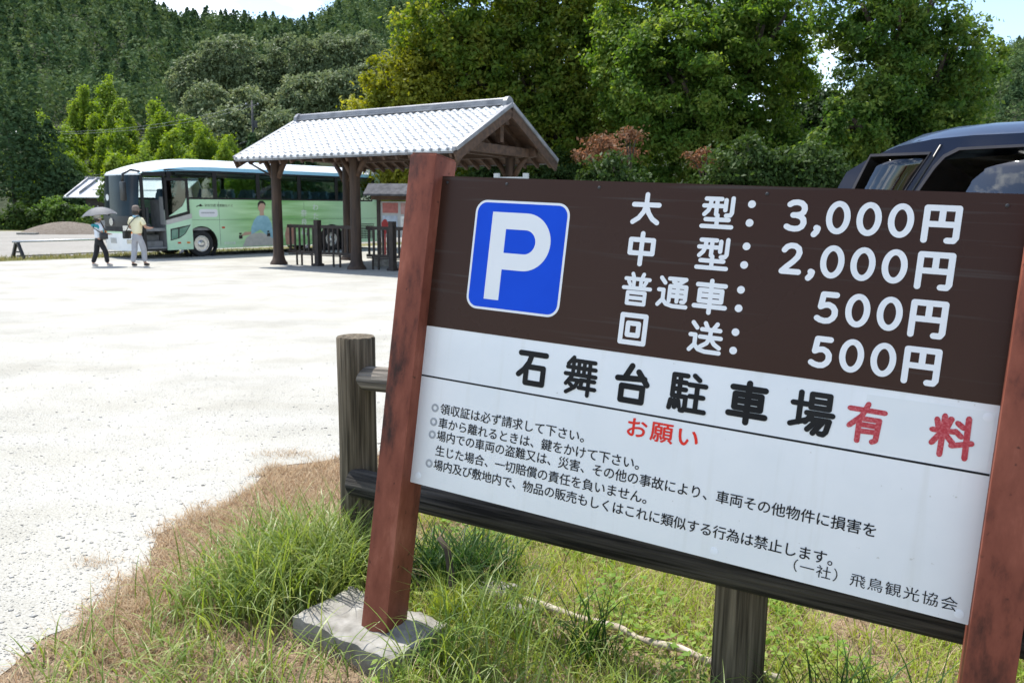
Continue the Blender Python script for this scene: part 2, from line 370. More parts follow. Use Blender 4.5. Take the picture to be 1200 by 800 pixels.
lot = vd + [(40, -1.5), (60, 60)] + [tuple(E0 + ED * t) for t in (42, 30, 20, 12, 6, 0, -12, -30)]
lot = list(lot)
flat('parking_lot', lot, MT['gravel'], 0.0, cut=[27.0, 34.0, 42.0, 50.0, 60.0])
flat('verge', [(-3.5, -1.6), (-3.1, 0.6), (-2.7, 1.8), (-2.4, 2.6), (-2.25, 3.2), (-2.3, 3.8), (-2.2, 4.6), (-1.9, 5.4), (-1.1, 5.85), (-0.1, 5.5), (0.95, 4.6), (2.4, 3.5), (4.0, 2.4), (6.4, 0.8), (9.4, -1.0), (9.4, -4.0), (-3.5, -4.0)], MT['soil'], -0.004)
# pale track beyond the grass strip
T0 = E0 + Vector((-0.781, 0.624)) * 1.9
flat('path', [tuple(T0 + ED * t) for t in (-40, 0, 20, 50)] + [(-6, 62), (-26, 50.5), (-34, 49), (-60, 47)], MT['path'], -0.004, cut=[27.0, 34, 42, 50])

# ---------------------------------------------------------------- the parking sign
K = 1.16 / 1.1
u_ = Vector((0.8752, -0.4823, -0.0380)); d_ = Vector((-0.1019, -0.1070, -0.9890)); n_ = Vector((0.4729, 0.8695, -0.1428))
O_ = CAM + (Vector((-0.2498, 2.8357, 1.8048)) - CAM) * K
SM = Matrix((u_, -d_, -n_)).transposed().to_4x4(); SM.translation = O_
sign = empty('parking_sign', 'big brown and white parking fee signboard held between two rusty red posts', 'sign', mat=SM)
SWD, SHT = 1.7564 * K, 1.1 * K
VM = 0.5315 * K

def paint_mat():
    m, N, L, b = nodes('rusty red post paint'); setp(b, rough=0.5, spec=0.18)
    tc = N.new('ShaderNodeTexCoord')
    n1 = N.new('ShaderNodeTexNoise'); n1.inputs['Scale'].default_value = 7; n1.inputs['Detail'].default_value = 8; n1.inputs['Roughness'].default_value = 0.65
    mp = N.new('ShaderNodeMapping'); mp.inputs['Scale'].default_value = (1, 0.35, 1)
    L.new(tc.outputs['Object'], mp.inputs[0]); L.new(mp.outputs[0], n1.inputs['Vector'])
    cr = N.new('ShaderNodeValToRGB'); e = cr.color_ramp.elements
    e[0].position = 0.33; e[0].color = (0.040, 0.018, 0.014, 1); e[1].position = 0.68; e[1].color = (0.33, 0.120, 0.078, 1)
    q = e.new(0.46); q.color = (0.185, 0.055, 0.034, 1); q = e.new(0.56); q.color = (0.235, 0.074, 0.046, 1)
    L.new(n1.outputs['Fac'], cr.inputs[0])
    n2 = N.new('ShaderNodeTexNoise'); n2.inputs['Scale'].default_value = 34; n2.inputs['Detail'].default_value = 5
    L.new(tc.outputs['Object'], n2.inputs['Vector'])
    c2 = N.new('ShaderNodeValToRGB'); c2.color_ramp.elements[0].position = 0.66; c2.color_ramp.elements[1].position = 0.74
    L.new(n2.outputs['Fac'], c2.inputs[0])
    mx = N.new('ShaderNodeMix'); mx.data_type = 'RGBA'; L.new(c2.outputs[0], mx.inputs[0]); L.new(cr.outputs[0], mx.inputs[6]); mx.inputs[7].default_value = (0.075, 0.028, 0.018, 1)
    L.new(mx.outputs[2], b.inputs['Base Color'])
    bp = N.new('ShaderNodeBump'); bp.inputs['Strength'].default_value = 0.35; bp.inputs['Distance'].default_value = 0.003
    L.new(n1.outputs['Fac'], bp.inputs['Height']); L.new(bp.outputs[0], b.inputs['Normal'])
    mr = N.new('ShaderNodeMapRange'); mr.inputs[3].default_value = 0.45; mr.inputs[4].default_value = 0.8; L.new(n1.outputs['Fac'], mr.inputs[0]); L.new(mr.outputs[0], b.inputs['Roughness'])
    return m
MT['redpost'] = paint_mat()

PW, PF, PB = 0.120, 0.057, 0.082      # post width, front and back distance from the panel plane
for x0, v1 in ((-PW, 1.66 * K), (SWD, 1.70 * K)):
    b = MB(); top = 0.066 * K
    b.box((x0 + PW / 2, (top - v1) / 2, (PF - PB) / 2), (PW - 0.002, top + v1, PF + PB), bev=0.006)
    pst = b.build('post', MT['redpost'], sign, angle=35)
    if x0 < 0:
        c = MB(); c.box((x0 + PW / 2, top + 0.003, (PF - PB) / 2), (PW - 0.012, 0.006, PF + PB - 0.012), bev=0.002); c.build('end_cap', MT['redpost'], pst)

def brown_mat():
    m, N, L, b = nodes('brown enamel'); setp(b, rough=0.24, spec=0.13)
    tc = N.new('ShaderNodeTexCoord'); mp = N.new('ShaderNodeMapping'); mp.inputs['Scale'].default_value = (0.6, 22, 1); mp.inputs['Rotation'].default_value = (0, 0, 0.03)
    wv = N.new('ShaderNodeTexNoise'); wv.inputs['Scale'].default_value = 2.2; wv.inputs['Detail'].default_value = 2
    L.new(tc.outputs['Object'], mp.inputs[0]); L.new(mp.outputs[0], wv.inputs['Vector'])
    cr = N.new('ShaderNodeValToRGB'); cr.color_ramp.elements[0].position = 0.60; cr.color_ramp.elements[0].color = (0.046, 0.022, 0.015, 1); cr.color_ramp.elements[1].position = 0.72; cr.color_ramp.elements[1].color = (0.062, 0.045, 0.038, 1)
    L.new(wv.outputs['Fac'], cr.inputs[0]); L.new(cr.outputs[0], b.inputs['Base Color'])
    n2 = N.new('ShaderNodeTexNoise'); n2.inputs['Scale'].default_value = 3; n2.inputs['Detail'].default_value = 6; L.new(tc.outputs['Object'], n2.inputs['Vector'])
    mr = N.new('ShaderNodeMapRange'); mr.inputs[3].default_value = 0.18; mr.inputs[4].default_value = 0.40; L.new(n2.outputs['Fac'], mr.inputs[0]); L.new(mr.outputs[0], b.inputs['Roughness'])
    return m
MT['brown'] = brown_mat()
b = MB(); b.box((SWD / 2, -SHT / 2, -0.011), (SWD + 0.004, SHT, 0.022), bev=0.0015)
panel = b.build('panel', MT['sign_white'], sign, angle=30)
b = MB(); b.box((SWD / 2, -VM / 2 + 0.0005, 0.0006), (SWD + 0.002, VM, 0.0012)); b.build('brown_field', MT['brown'], panel)
b = MB(); b.box((SWD / 2, -0.7095 * K, 0.0004), (SWD, 0.0062, 0.0008)); b.build('rule_line', MT['ink_black'], panel)
# strip of newer white film behind the two red characters
b = MB(); b.box((1.60 * K, -0.625 * K, 0.0002), (0.30 * K, 0.150 * K, 0.0004)); b.build('overlay_film', mat('yellowed film', (0.74, 0.76, 0.755), (0.71, 0.74, 0.745), scale=9, rough=0.35), panel)

STROKES = {
 '大': [[(8,38),(92,38)], [(50,6),(50,38),(43,60),(28,80),(9,93)], [(51,42),(60,64),(74,82),(91,93)]],
 '型': [[(12,11),(58,11)], [(7,32),(62,32)], [(27,11),(26,32),(21,46),(10,58)], [(45,11),(45,57)], [(71,14),(71,44)], [(91,8),(91,52),(87,59),(75,60)], [(16,73),(84,73)], [(50,60),(50,93)], [(6,94),(94,94)]],
 '中': [[(12,24),(88,24),(88,66),(12,66),(12,24)], [(50,4),(50,100)]],
 '普': [[(32,3),(36,13)], [(69,3),(65,13)], [(10,19),(90,19)], [(38,19),(38,45)], [(62,19),(62,45)], [(20,27),(26,37)], [(80,27),(74,37)], [(5,48),(95,48)], [(21,62),(79,62),(79,97),(21,97),(21,62)], [(21,79),(79,79)]],
 '通': [[(10,7),(23,22)], [(5,44),(20,44),(20,72),(5,90)], [(20,74),(32,87),(52,92),(95,92)], [(36,8),(88,8),(66,24)], [(50,17),(64,24)], [(40,77),(40,31),(91,31),(91,71),(87,77),(80,77)], [(40,46),(91,46)], [(40,61),(91,61)], [(65,31),(65,77)]],
 '車': [[(9,17),(91,17)], [(50,4),(50,100)], [(17,33),(83,33),(83,66),(17,66),(17,33)], [(17,49),(83,49)], [(4,82),(96,82)]],
 '回': [[(10,8),(90,8),(90,94),(10,94),(10,8)], [(32,33),(68,33),(68,70),(32,70),(32,33)]],
 '送': [[(10,7),(23,22)], [(5,44),(20,44),(20,72),(5,90)], [(20,74),(32,87),(52,92),(95,92)], [(47,6),(54,20)], [(82,6),(73,20)], [(38,25),(92,25)], [(34,48),(96,48)], [(65,25),(64,48),(56,66),(38,78)], [(66,50),(78,67),(94,77)]],
 '円': [[(12,97),(12,9),(88,9),(88,88),(83,96),(68,96)], [(12,53),(88,53)], [(50,9),(50,53)]],
 '石': [[(8,11),(92,11)], [(46,11),(38,36),(24,56),(6,72)], [(31,48),(87,48),(87,93),(31,93),(31,48)]],
 '舞': [[(25,3),(9,22)], [(20,11),(92,11)], [(8,30),(95,30)], [(3,49),(97,49)], [(26,11),(26,49)], [(43,11),(43,49)], [(60,11),(60,49)], [(77,11),(77,49)], [(24,54),(7,76)], [(21,64),(45,64),(36,83),(10,99)], [(20,76),(31,84)], [(52,62),(95,62)], [(56,62),(54,82)], [(49,83),(98,83)], [(77,53),(77,101)]],
 '台': [[(45,3),(26,38)], [(6,39),(84,34)], [(66,17),(92,48)], [(20,58),(81,58),(81,95),(20,95),(20,58)]],
 '駐': [[(46,8),(9,8),(9,62),(46,62),(46,88),(42,97),(35,97)], [(27,8),(27,62)], [(9,26),(44,26)], [(9,44),(44,44)], [(6,74),(3,94)], [(16,74),(18,91)], [(26,73),(30,88)], [(65,5),(79,15)], [(53,29),(97,29)], [(57,58),(93,58)], [(75,29),(75,93)], [(50,94),(99,94)]],
 '場': [[(4,32),(37,32)], [(21,6),(21,77)], [(2,83),(38,70)], [(47,7),(89,7),(89,38),(47,38),(47,7)], [(47,23),(89,23)], [(39,52),(99,52)], [(54,52),(37,74)], [(48,66),(93,66),(88,91),(82,98),(73,97)], [(65,67),(44,91)], [(80,67),(58,98)]],
 '有': [[(5,22),(95,22)], [(48,3),(36,36),(7,64)], [(33,97),(33,42),(80,42),(80,92),(68,95)], [(33,58),(80,58)], [(33,74),(80,74)]],
 '料': [[(11,14),(18,32)], [(47,12),(38,32)], [(5,40),(55,40)], [(30,5),(30,98)], [(28,44),(7,75)], [(33,44),(53,68)], [(62,16),(75,27)], [(60,38),(73,49)], [(55,72),(99,62)], [(85,4),(85,98)]],
 '0': [[(50 + 36 * math.sin(2 * math.pi * k / 28), 50 - 46 * math.cos(2 * math.pi * k / 28)) for k in range(29)]],
 '3': [[(18,12),(30,6),(48,4),(66,7),(78,16),(81,27),(77,38),(66,45),(50,48),(36,48)], [(50,48),(68,52),(80,61),(83,74),(77,86),(64,93),(48,95),(28,93),(14,88)]],
 '2': [[(16,20),(26,9),(42,4),(60,5),(75,13),(80,27),(74,42),(58,58),(34,76),(14,93),(84,93)]],
 '5': [[(80,6),(28,6),(22,48),(36,42),(54,40),(70,46),(80,57),(81,72),(74,84),(60,93),(42,95),(24,92),(12,87)]],
 ',': [[(50,88),(52,90)], [(56,90),(52,102),(42,112)]],
}
def stroke_glyph(mb, ch, cx, cy, w, h, sw, z, rng=None):
    """rounded brush strokes of one character centred at (cx, cy), thin solid film on the panel"""
    k = 0
    for st in STROKES[ch]:
        pts = [Vector((cx + (x - 50) / 100 * w, cy - (y - 50) / 100 * h)) for x, y in st]
        if rng: pts = [p + Vector((rng.uniform(-1, 1), rng.uniform(-1, 1))) * w * 0.022 for p in pts]
        r = sw / 2
        closed = (pts[0] - pts[-1]).length < 1e-6
        for i, p in enumerate(pts):
            zz = z + 0.00004 * k; k += 1
            n = 14
            rr = r * (rng.uniform(0.85, 1.12) if rng else 1)
            mb.add([(p.x + rr * math.cos(2 * math.pi * j / n), p.y + rr * math.sin(2 * math.pi * j / n), zz) for j in range(n)], [tuple(range(n))])
            if i + 1 < len(pts):
                q = pts[i + 1]; t = (q - p)
                if t.length < 1e-9: continue
                t.normalize(); s = Vector((-t.y, t.x)) * r; zz += 0.00002
                mb.add([(p.x - s.x, p.y - s.y, zz), (q.x - s.x, q.y - s.y, zz), (q.x + s.x, q.y + s.y, zz), (p.x + s.x, p.y + s.y, zz)], [(0, 1, 2, 3)])
ZL = 0.0018
rows = [(0.080, '大', None, '型', '3,000'), (0.202, '中', None, '型', '2,000'), (0.3285, '普', '通', '車', '500'), (0.4525, '回', None, '送', '500')]
GS = 0.098 * K
for v, c1, c2, c3, num in rows:
    y = -v * K
    def glyph(ch, x, w, h, sw, yy=None):
        b = MB(); stroke_glyph(b, ch, x, y if yy is None else yy, w, h, sw, ZL); b.build('fee_character', MT['ink_white'], panel, recalc=False)
    x0 = {0.080: 0.764, 0.202: 0.764, 0.3285: 0.765, 0.4525: 0.768}[v]
    glyph(c1, x0 * K, GS * 0.98, GS, 0.0150 * K * (0.80 if c1 == '普' else 1))
    if c2: glyph(c2, 0.880 * K, GS, GS, 0.0125 * K)
    glyph(c3, (0.986 if c3 == '型' else 0.995) * K, GS * 1.02, GS, (0.0128 if c3 != '車' else 0.0135) * K)
    for dv in (-0.027, 0.027):
        b = MB(); b.lathe([(0.0112 * K, ZL - 0.0006), (0.0112 * K, ZL)], (1.081 * K, y + dv * K, 0), seg=18); b.build('colon_dot', MT['ink_white'], panel)
    if len(num) == 5:
        xs = {'0': (1.208 if num[0] == '3' else 1.210), '1': 1.262, '2': 1.318, '3': 1.396, '4': 1.474}
        for i, ch in enumerate(num):
            if ch == ',': glyph(',', 1.265 * K, GS * 0.62, GS * 0.78, 0.0165 * K, y - 0.002)
            else: glyph(ch, xs[str(i)] * K, GS * 0.66, GS * 0.84, 0.0160 * K)
    else:
        for x, ch in zip((1.322, 1.399, 1.478), num): glyph(ch, x * K, GS * 0.66, GS * 0.84, 0.0160 * K)
    glyph('円', 1.570 * K, GS * 0.98, GS * 0.98, 0.0157 * K, y - 0.002)
for x, ch in zip((0.436, 0.611, 0.787, 0.963, 1.141, 1.317), '石舞台駐車場'):
    b = MB(); stroke_glyph(b, ch, x * K, -0.6225 * K, 0.112 * K, 0.118 * K, {'舞': 0.0135, '駐': 0.0150, '場': 0.0155, '車': 0.0180}.get(ch, 0.0188) * K, 0.0012)
    b.build('title_character', MT['ink_black'], panel, recalc=False)
rng = random.Random(8)
for x, ch in ((1.458, '有'), (1.660, '料')):
    b = MB(); stroke_glyph(b, ch, x * K, -0.6255 * K, 0.098 * K, 0.108 * K, 0.0142 * K, 0.0012, rng); b.build('red_character', MT['hand_red'], panel, recalc=False)

# blue parking square: white edge, blue field, white P
def rrect(x0, y0, x1, y1, r, n=8):
    out = []
    for cx, cy, a0 in ((x1 - r, y1 - r, 0), (x0 + r, y1 - r, 90), (x0 + r, y0 + r, 180), (x1 - r, y0 + r, 270)):
        for k in range(n + 1):
            a = math.radians(a0 + 90 * k / n); out.append((cx + r * math.cos(a), cy + r * math.sin(a)))
    return out
F3 = lambda u, v, d: (u, v, d)
px0, px1, py0, py1 = 0.152 * K, 0.509 * K, -0.449 * K, -0.076 * K
b = MB(); b.prism(rrect(px0, py0, px1, py1, 0.045), F3, 0.0008, 0.0016); b.build('symbol_border', MT['ink_white'], panel)
b = MB(); b.prism(rrect(px0 + .0085, py0 + .0085, px1 - .0085, py1 - .0085, 0.037), F3, 0.0010, 0.0021); b.build('symbol_field', MT['blue'], panel)
def letter_p():
    x0, x1, y0, y1, t = 0.2215 * K, 0.4515 * K, -0.4125 * K, -0.1150 * K, 0.060 * K
    outer = [(x0, y0), (x0 + t * 0.96, y0), (x0 + t * 0.96, y0 + 0.105 * K)]
    yc = (y1 + y0 + 0.105 * K) / 2; R = (y1 - (y0 + 0.105 * K)) / 2; xc = x1 - R
    outer += [(xc + R * math.cos(a), yc + R * math.sin(a)) for a in [math.radians(-90 + 180 * k / 20) for k in range(21)]]
    outer += [(x0, y1)]
    r = R - 0.056 * K
    xi = x0 + t * 0.96
    inner = [(xi, yc + r)] + [(xc + r * math.cos(a), yc + r * math.sin(a)) for a in [math.radians(90 - 180 * k / 20) for k in range(21)]] + [(xi, yc - r)]
    # one outline with a bridge down to the hole
    mb = MB()
    o2 = [(x0, y0), (xi, y0), (xi, y0 + 0.105 * K), (xi, yc - r), (xi, yc + r), (xi, y1), (x0, y1)]
    mb.prism(o2, F3, 0.0014, 0.0027)
    arcs_o = [(xi, yc - R)] + [(xc + R * math.cos(a), yc + R * math.sin(a)) for a in [math.radians(-90 + 180 * k / 24) for k in range(25)]] + [(xi, yc + R)]
    arcs_i = [(xi, yc - r)] + [(xc + r * math.cos(a), yc + r * math.sin(a)) for a in [math.radians(-90 + 180 * k / 24) for k in range(25)]] + [(xi, yc + r)]
    n = len(arcs_o)
    vs = [(x, y, 0.0027) for x, y in arcs_o] + [(x, y, 0.0027) for x, y in arcs_i]
    mb.add(vs, [(i, i + 1, n + i + 1, n + i) for i in range(n - 1)])
    return mb
letter_p().build('parking_letter', MT['ink_white'], panel)

def text_mesh(name, body, size, x, y, z, m, parent, width=None, pitch=None, offset=0.0, sx=1.0, bold=0.0):
    c = bpy.data.curves.new(name, 'FONT'); c.body = body; c.size = size; c.offset = offset; c.resolution_u = 3
    if pitch: c.space_character = pitch / size
    t = bpy.data.objects.new(name, c); COL.objects.link(t)
    bpy.context.view_layer.update()
    me = bpy.data.meshes.new_from_object(t.evaluated_get(bpy.context.evaluated_depsgraph_get()))
    bpy.data.objects.remove(t); bpy.data.curves.remove(c)
    xs = [v.co.x for v in me.vertices]; f = 1.0
    if width and xs: f = width / (max(xs) - min(xs)); sx = f
    for v in me.vertices: v.co = Vector((x + v.co.x * sx, y + v.co.y, z))
    if bold:      # a second pass of ink a hair to the side thickens the thin strokes
        n = len(me.vertices); V = [v.co.copy() for v in me.vertices]; Fc = [list(p.vertices) for p in me.polygons]
        me2 = bpy.data.meshes.new(name)
        me2.from_pydata(V + [v + Vector((bold, bold * 0.4, 0.00006)) for v in V] + [v + Vector((bold * 0.5, -bold * 0.5, 0.00012)) for v in V], [], Fc + [[i + n for i in f] for f in Fc] + [[i + 2 * n for i in f] for f in Fc]); me = me2
    me.materials.clear(); me.materials.append(m)
    o = bpy.data.objects.new(name, me); COL.objects.link(o)
    if parent: o.parent = parent
    return o
notes = [('領収証は必ず請求して下さい。', 0.817, 0.093, 0.647), ('車から離れるときは、鍵をかけて下さい。', 0.867, 0.091, 0.838),
         ('場内での車両の盗難又は、災害、その他の事故により、車両その他物件に損害を', 0.913, 0.090, 1.516), ('生じた場合、一切賠償の責任を負いません。', 0.966, 0.091, 0.875),
         ('場内及び敷地内で、物品の販売もしくはこれに類似する行為は禁止します。', 1.017, 0.090, 1.420)]
for body, v, x0, x1 in notes:
    w = (x1 - x0) * K
    text_mesh('notice_lettering', body, 0.0405 * K, x0 * K, -(v + 0.0140) * K, 0.0012, MT['ink_black'], panel, width=w, pitch=w / len(body), bold=0.0009)
    if not body.startswith('生'):
        b = MB(); cx, cy = 0.0715 * K, -v * K; ro, ri = 0.0150 * K, 0.0075 * K; n = 20
        vs = [(cx + r * math.cos(2 * math.pi * k / n), cy + r * math.sin(2 * math.pi * k / n), 0.0012) for r in (ro, ri) for k in range(n)]
        b.add(vs, [(k, (k + 1) % n, n + (k + 1) % n, n + k) for k in range(n)]); b.build('bullet_ring', MT['ink_grey'], panel)
text_mesh('request_lettering', 'お願い', 0.066 * K, 0.780 * K, -0.7800 * K, 0.0012, MT['ink_red'], panel, width=0.222 * K, pitch=0.078 * K, bold=0.0028)
text_mesh('issuer_lettering', '（一社）飛鳥観光協会', 0.038 * K, 1.295 * K, -1.0705 * K, 0.0012, MT['ink_black'], panel, width=0.405 * K, pitch=0.043 * K)
# fixings
for x, v in ((0.022, 0.022), (0.262, 0.020), (0.60, 0.021), (1.12, 0.022), (1.71, 0.030)):
    b = MB(); b.lathe([(0.0055, 0.001), (0.0055, 0.003), (0.003, 0.0042)], (x * K, -v * K, 0), seg=12); b.build('screw', MT['black'], panel)
for x, v in ((0.030, 1.070), (1.10, 1.075), (1.735, 1.078), (1.735, 0.565)):
    b = MB(); b.lathe([(0.0125, 0.0), (0.0123, 0.0007), (0.0110, 0.0009)], (x * K, -v * K, 0), seg=18); b.build('rivet_cap', MT['sign_white'], panel, angle=40)

# plinth blocks under the sign posts
pe1, pe2 = Vector((0.815, -0.580, 0)), Vector((0.580, 0.815, 0))
def plinth(front, label, e1a=-0.53, e1b=0.0):
    b = MB(); rng = random.Random(4); nx, ny = 26, 16; dep = 0.315; L = e1b - e1a
    def f(u, v):
        edge = min(u, 1 - u, v, 1 - v)
        z = 0.100 + 0.004 * math.sin(u * 9) * math.sin(v * 7 + 1) + 0.004 * math.sin(u * 23 + v * 9) + rng.uniform(-0.003, 0.003) - ((0.007 + 0.003 * math.sin(u * 17 + v * 11)) if edge == 0 else 0)
        j = 0.0035 if edge == 0 else 0
        p = front + pe1 * (e1a + L * u + rng.uniform(-j, j)) + pe2 * (dep * v + rng.uniform(-j, j))
        return (p.x, p.y, z)
    b.grid(nx, ny, f)
    ring = [i for i in range(nx + 1)] + [(j + 1) * (nx + 1) - 1 for j in range(1, ny + 1)] + [ny * (nx + 1) + i for i in range(nx - 1, -1, -1)] + [j * (nx + 1) for j in range(ny - 1, 0, -1)]
    low = len(b.v)
    for i in ring:
        p = b.v[i]; b.v.append((p[0], p[1], -0.04))
    n = len(ring)
    for k in range(n): b.f.append([ring[k], ring[(k + 1) % n], low + (k + 1) % n, low + k]); b.mi.append(0)
    o = b.build('concrete_plinth', MT['concrete'], angle=40); tag(o, label, 'plinth', 'concrete plinths under the sign posts'); return o
plinth(Vector((-0.425, 2.589, 0)), 'rough concrete block half sunk in the grass under the left sign post')
rp = SM @ Vector((SWD + 0.06, -1.66 * K, 0.0))
plinth(Vector((rp.x, rp.y, 0)) + pe1 * 0.22 - pe2 * 0.16, 'rough concrete block under the right sign post, at the lower right corner')

# ---------------------------------------------------------------- log fence behind the sign
FU = Vector((0.8164, -0.5775, 0)); FA = Vector((-0.735, 3.652, 0))
def log_mesh(L, r, seg=18, n=14, seed=0, mat_=None, vertical=True):
    rng = random.Random(seed); b = MB(); prof = []
    ph = [rng.uniform(0, 6.28) for _ in range(4)]
    rings = []
    for i in range(n + 1):
        t = i / n; ring = []
        for k in range(seg):
            a = 2 * math.pi * k / seg
            rr = r * (1 + 0.035 * math.sin(2 * a + ph[0]) + 0.02 * math.sin(5 * a + ph[1] + t * 2) + 0.012 * math.sin(t * 9 + ph[2]))
            if i in (0, n): rr *= 0.93
            zz = L * t if i not in (0,) else 0
            if i == n - 1: zz = L - 0.008
            if i == 1: zz = 0.008
            ring.append((rr * math.cos(a), rr * math.sin(a), zz) if vertical else (zz, rr * math.cos(a), rr * math.sin(a)))
        rings += ring
    b.v = rings
    for i in range(n):
        for k in range(seg): b.f.append([i * seg + k, i * seg + (k + 1) % seg, (i + 1) * seg + (k + 1) % seg, (i + 1) * seg + k]); b.mi.append(0)
    b.f.append(list(range(seg - 1, -1, -1))); b.f.append(list(range(n * seg, (n + 1) * seg))); b.mi += [0, 0]
    return b
fence = empty('log_fence', 'low fence of dark weathered logs with two rails running behind the signboard', 'fence', loc=FA, rz=math.atan2(FU.y, FU.x))
for t, h, sd in ((0.0, 1.10, 1), (1.89, 1.12, 2), (3.8, 1.15, 3)):
    p = log_mesh(h + 0.1, 0.088, seed=sd).build('post', MT['log'], fence, angle=50); p.location = (t, 0, -0.1)
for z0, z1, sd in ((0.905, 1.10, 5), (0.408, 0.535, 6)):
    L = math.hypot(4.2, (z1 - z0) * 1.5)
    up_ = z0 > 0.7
    rl = log_mesh(L, 0.058 if up_ else 0.066, seed=sd, vertical=False, n=24).build('rail', MT['rail_sunlit'] if up_ else MT['rail_shaded'], fence, angle=50)
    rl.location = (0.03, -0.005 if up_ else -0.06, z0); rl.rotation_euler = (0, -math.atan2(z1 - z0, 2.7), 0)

# ---------------------------------------------------------------- grass, litter and pebbles close to the camera
R = np.random.default_rng(11)
_vx = np.array([p[0] for p in VERGE]); _vy = np.array([p[1] for p in VERGE])
VP = np.array(VERGE + [(9.0, -4.0), (-2.9, -4.0)])
def inside(x, y):
    c = np.zeros(len(x), bool); j = len(VP) - 1
    for i in range(len(VP)):
        xi, yi = VP[i]; xj, yj = VP[j]
        k = ((yi > y) != (yj > y)) & (x < (xj - xi) * (y - yi) / (yj - yi + 1e-12) + xi)
        c ^= k; j = i
    return c
def edge_dist(x, y):
    d = np.full(len(x), 9.0)
    for i in range(len(VERGE) - 1):
        a = np.array(VERGE[i]); b = np.array(VERGE[i + 1]); ab = b - a
        t = np.clip(((x - a[0]) * ab[0] + (y - a[1]) * ab[1]) / (ab @ ab), 0, 1)
        d = np.minimum(d, np.hypot(x - a[0] - ab[0] * t, y - a[1] - ab[1] * t))
    return d
def blades(name, P, H, Wd, lean, curl, m, label, cat='grass', seg=4, seed=0, kind='stuff', head=None, tint=None):
    """P (n,2) roots; each blade a tapering bent strip"""
    r = np.random.default_rng(seed); n = len(P)
    hd = r.uniform(0, 2 * np.pi, n) if head is None else head
    dx, dy = np.cos(hd), np.sin(hd)
    tw = hd + np.pi / 2 + r.normal(0, 0.5, n); sx, sy = np.cos(tw), np.sin(tw)
    le = lean * r.uniform(0.2, 1.2, n); cu = curl * r.uniform(0.3, 1.4, n)
    V = np.zeros((n, seg + 1, 2, 3), np.float32)
    px = P[:, 0].copy(); py = P[:, 1].copy(); pz = np.zeros(n) - 0.01
    for i in range(seg + 1):
        t = i / seg; w = Wd * (0.75 + 0.5 * t - 1.22 * t * t) / 2 + 0.00015
        V[:, i, 0] = np.stack([px - sx * w, py - sy * w, pz], 1); V[:, i, 1] = np.stack([px + sx * w, py + sy * w, pz], 1)
        a = le + cu * (t + 0.5 / seg) ** 1.6; st = H / seg
        px = px + dx * np.sin(a) * st; py = py + dy * np.sin(a) * st; pz = pz + np.cos(a) * st
        pz = np.maximum(pz, 0.006)
    base = (np.arange(n) * (seg + 1) * 2)[:, None, None]
    i = np.arange(seg)[None, :, None] * 2
    F = (base + i + np.array([0, 1, 3, 2])[None, None, :]).reshape(-1, 4)
    at_ = {'tint': np.repeat(r.uniform(0, 1, n) if tint is None else tint, (seg + 1) * 2)}
    o = np_mesh(name, V.reshape(-1, 3), F, m, attrs=at_, smooth=True)
    return tag(o, label, cat, kind=kind)
gm = leafmat('grass blade', (0.095, 0.150, 0.026), (0.165, 0.235, 0.045), (0.32, 0.35, 0.12), trans=0.35, rough=0.42, attr='tint', spec=0.4)
gy = leafmat('fresh grass blade', (0.16, 0.24, 0.030), (0.26, 0.34, 0.055), (0.42, 0.43, 0.15), trans=0.40, rough=0.45, attr='tint')
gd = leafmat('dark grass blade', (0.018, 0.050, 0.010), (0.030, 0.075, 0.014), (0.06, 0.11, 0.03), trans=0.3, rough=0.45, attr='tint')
st = leafmat('dry straw', (0.25, 0.165, 0.095), (0.385, 0.280, 0.170), (0.55, 0.46, 0.31), trans=0.2, rough=0.7, attr='tint')

def gauss_pts(c, s, n, rot=0.0):
    p = R.normal(0, 1, (n, 2)) * np.array(s); ca, sa = np.cos(rot), np.sin(rot)
    return p @ np.array([[ca, sa], [-sa, ca]]) + np.array(c)
def uni(x0, x1, y0, y1, n):
    return np.stack([R.uniform(x0, x1, n), R.uniform(y0, y1, n)], 1)
def vnoise(P, f, seed):
    r = np.random.default_rng(seed); s = np.zeros(len(P))
    for k in range(7):
        a = r.uniform(0, 6.28); q = f * r.uniform(0.6, 1.7); s += np.sin((P[:, 0] * np.cos(a) + P[:, 1] * np.sin(a)) * q + r.uniform(0, 6.28))
    return s / 7
def keep_in(P, margin=0.0, avoid=True):
    k = inside(P[:, 0], P[:, 1]) & (edge_dist(P[:, 0], P[:, 1]) > margin)
    if avoid:   # not growing through the concrete block or the sign posts
        q = P - np.array([-0.425, 2.589]); e1 = q @ np.array([0.815, -0.580]); e2 = q @ np.array([0.580, 0.815])
        ba = np.array([0.05, 3.15]); bb = np.array([0.96, 2.55]); bd = bb - ba; tt = np.clip(((P - ba) @ bd) / (bd @ bd), 0, 1)
    k &= np.hypot(*(P - ba - tt[:, None] * bd + np.array([0.02, 0.03])).T) > 0.022
    k &= ~((e1 > -0.62) & (e1 < 0.06) & (e2 > -0.24) & (e2 < 0.0) & (np.random.default_rng(len(P)).uniform(0, 1, len(P)) < 0.72))
    k &= ~((e1 > -0.535) & (e1 < 0.005) & (e2 > -0.005) & (e2 < 0.32))
    return P[k]
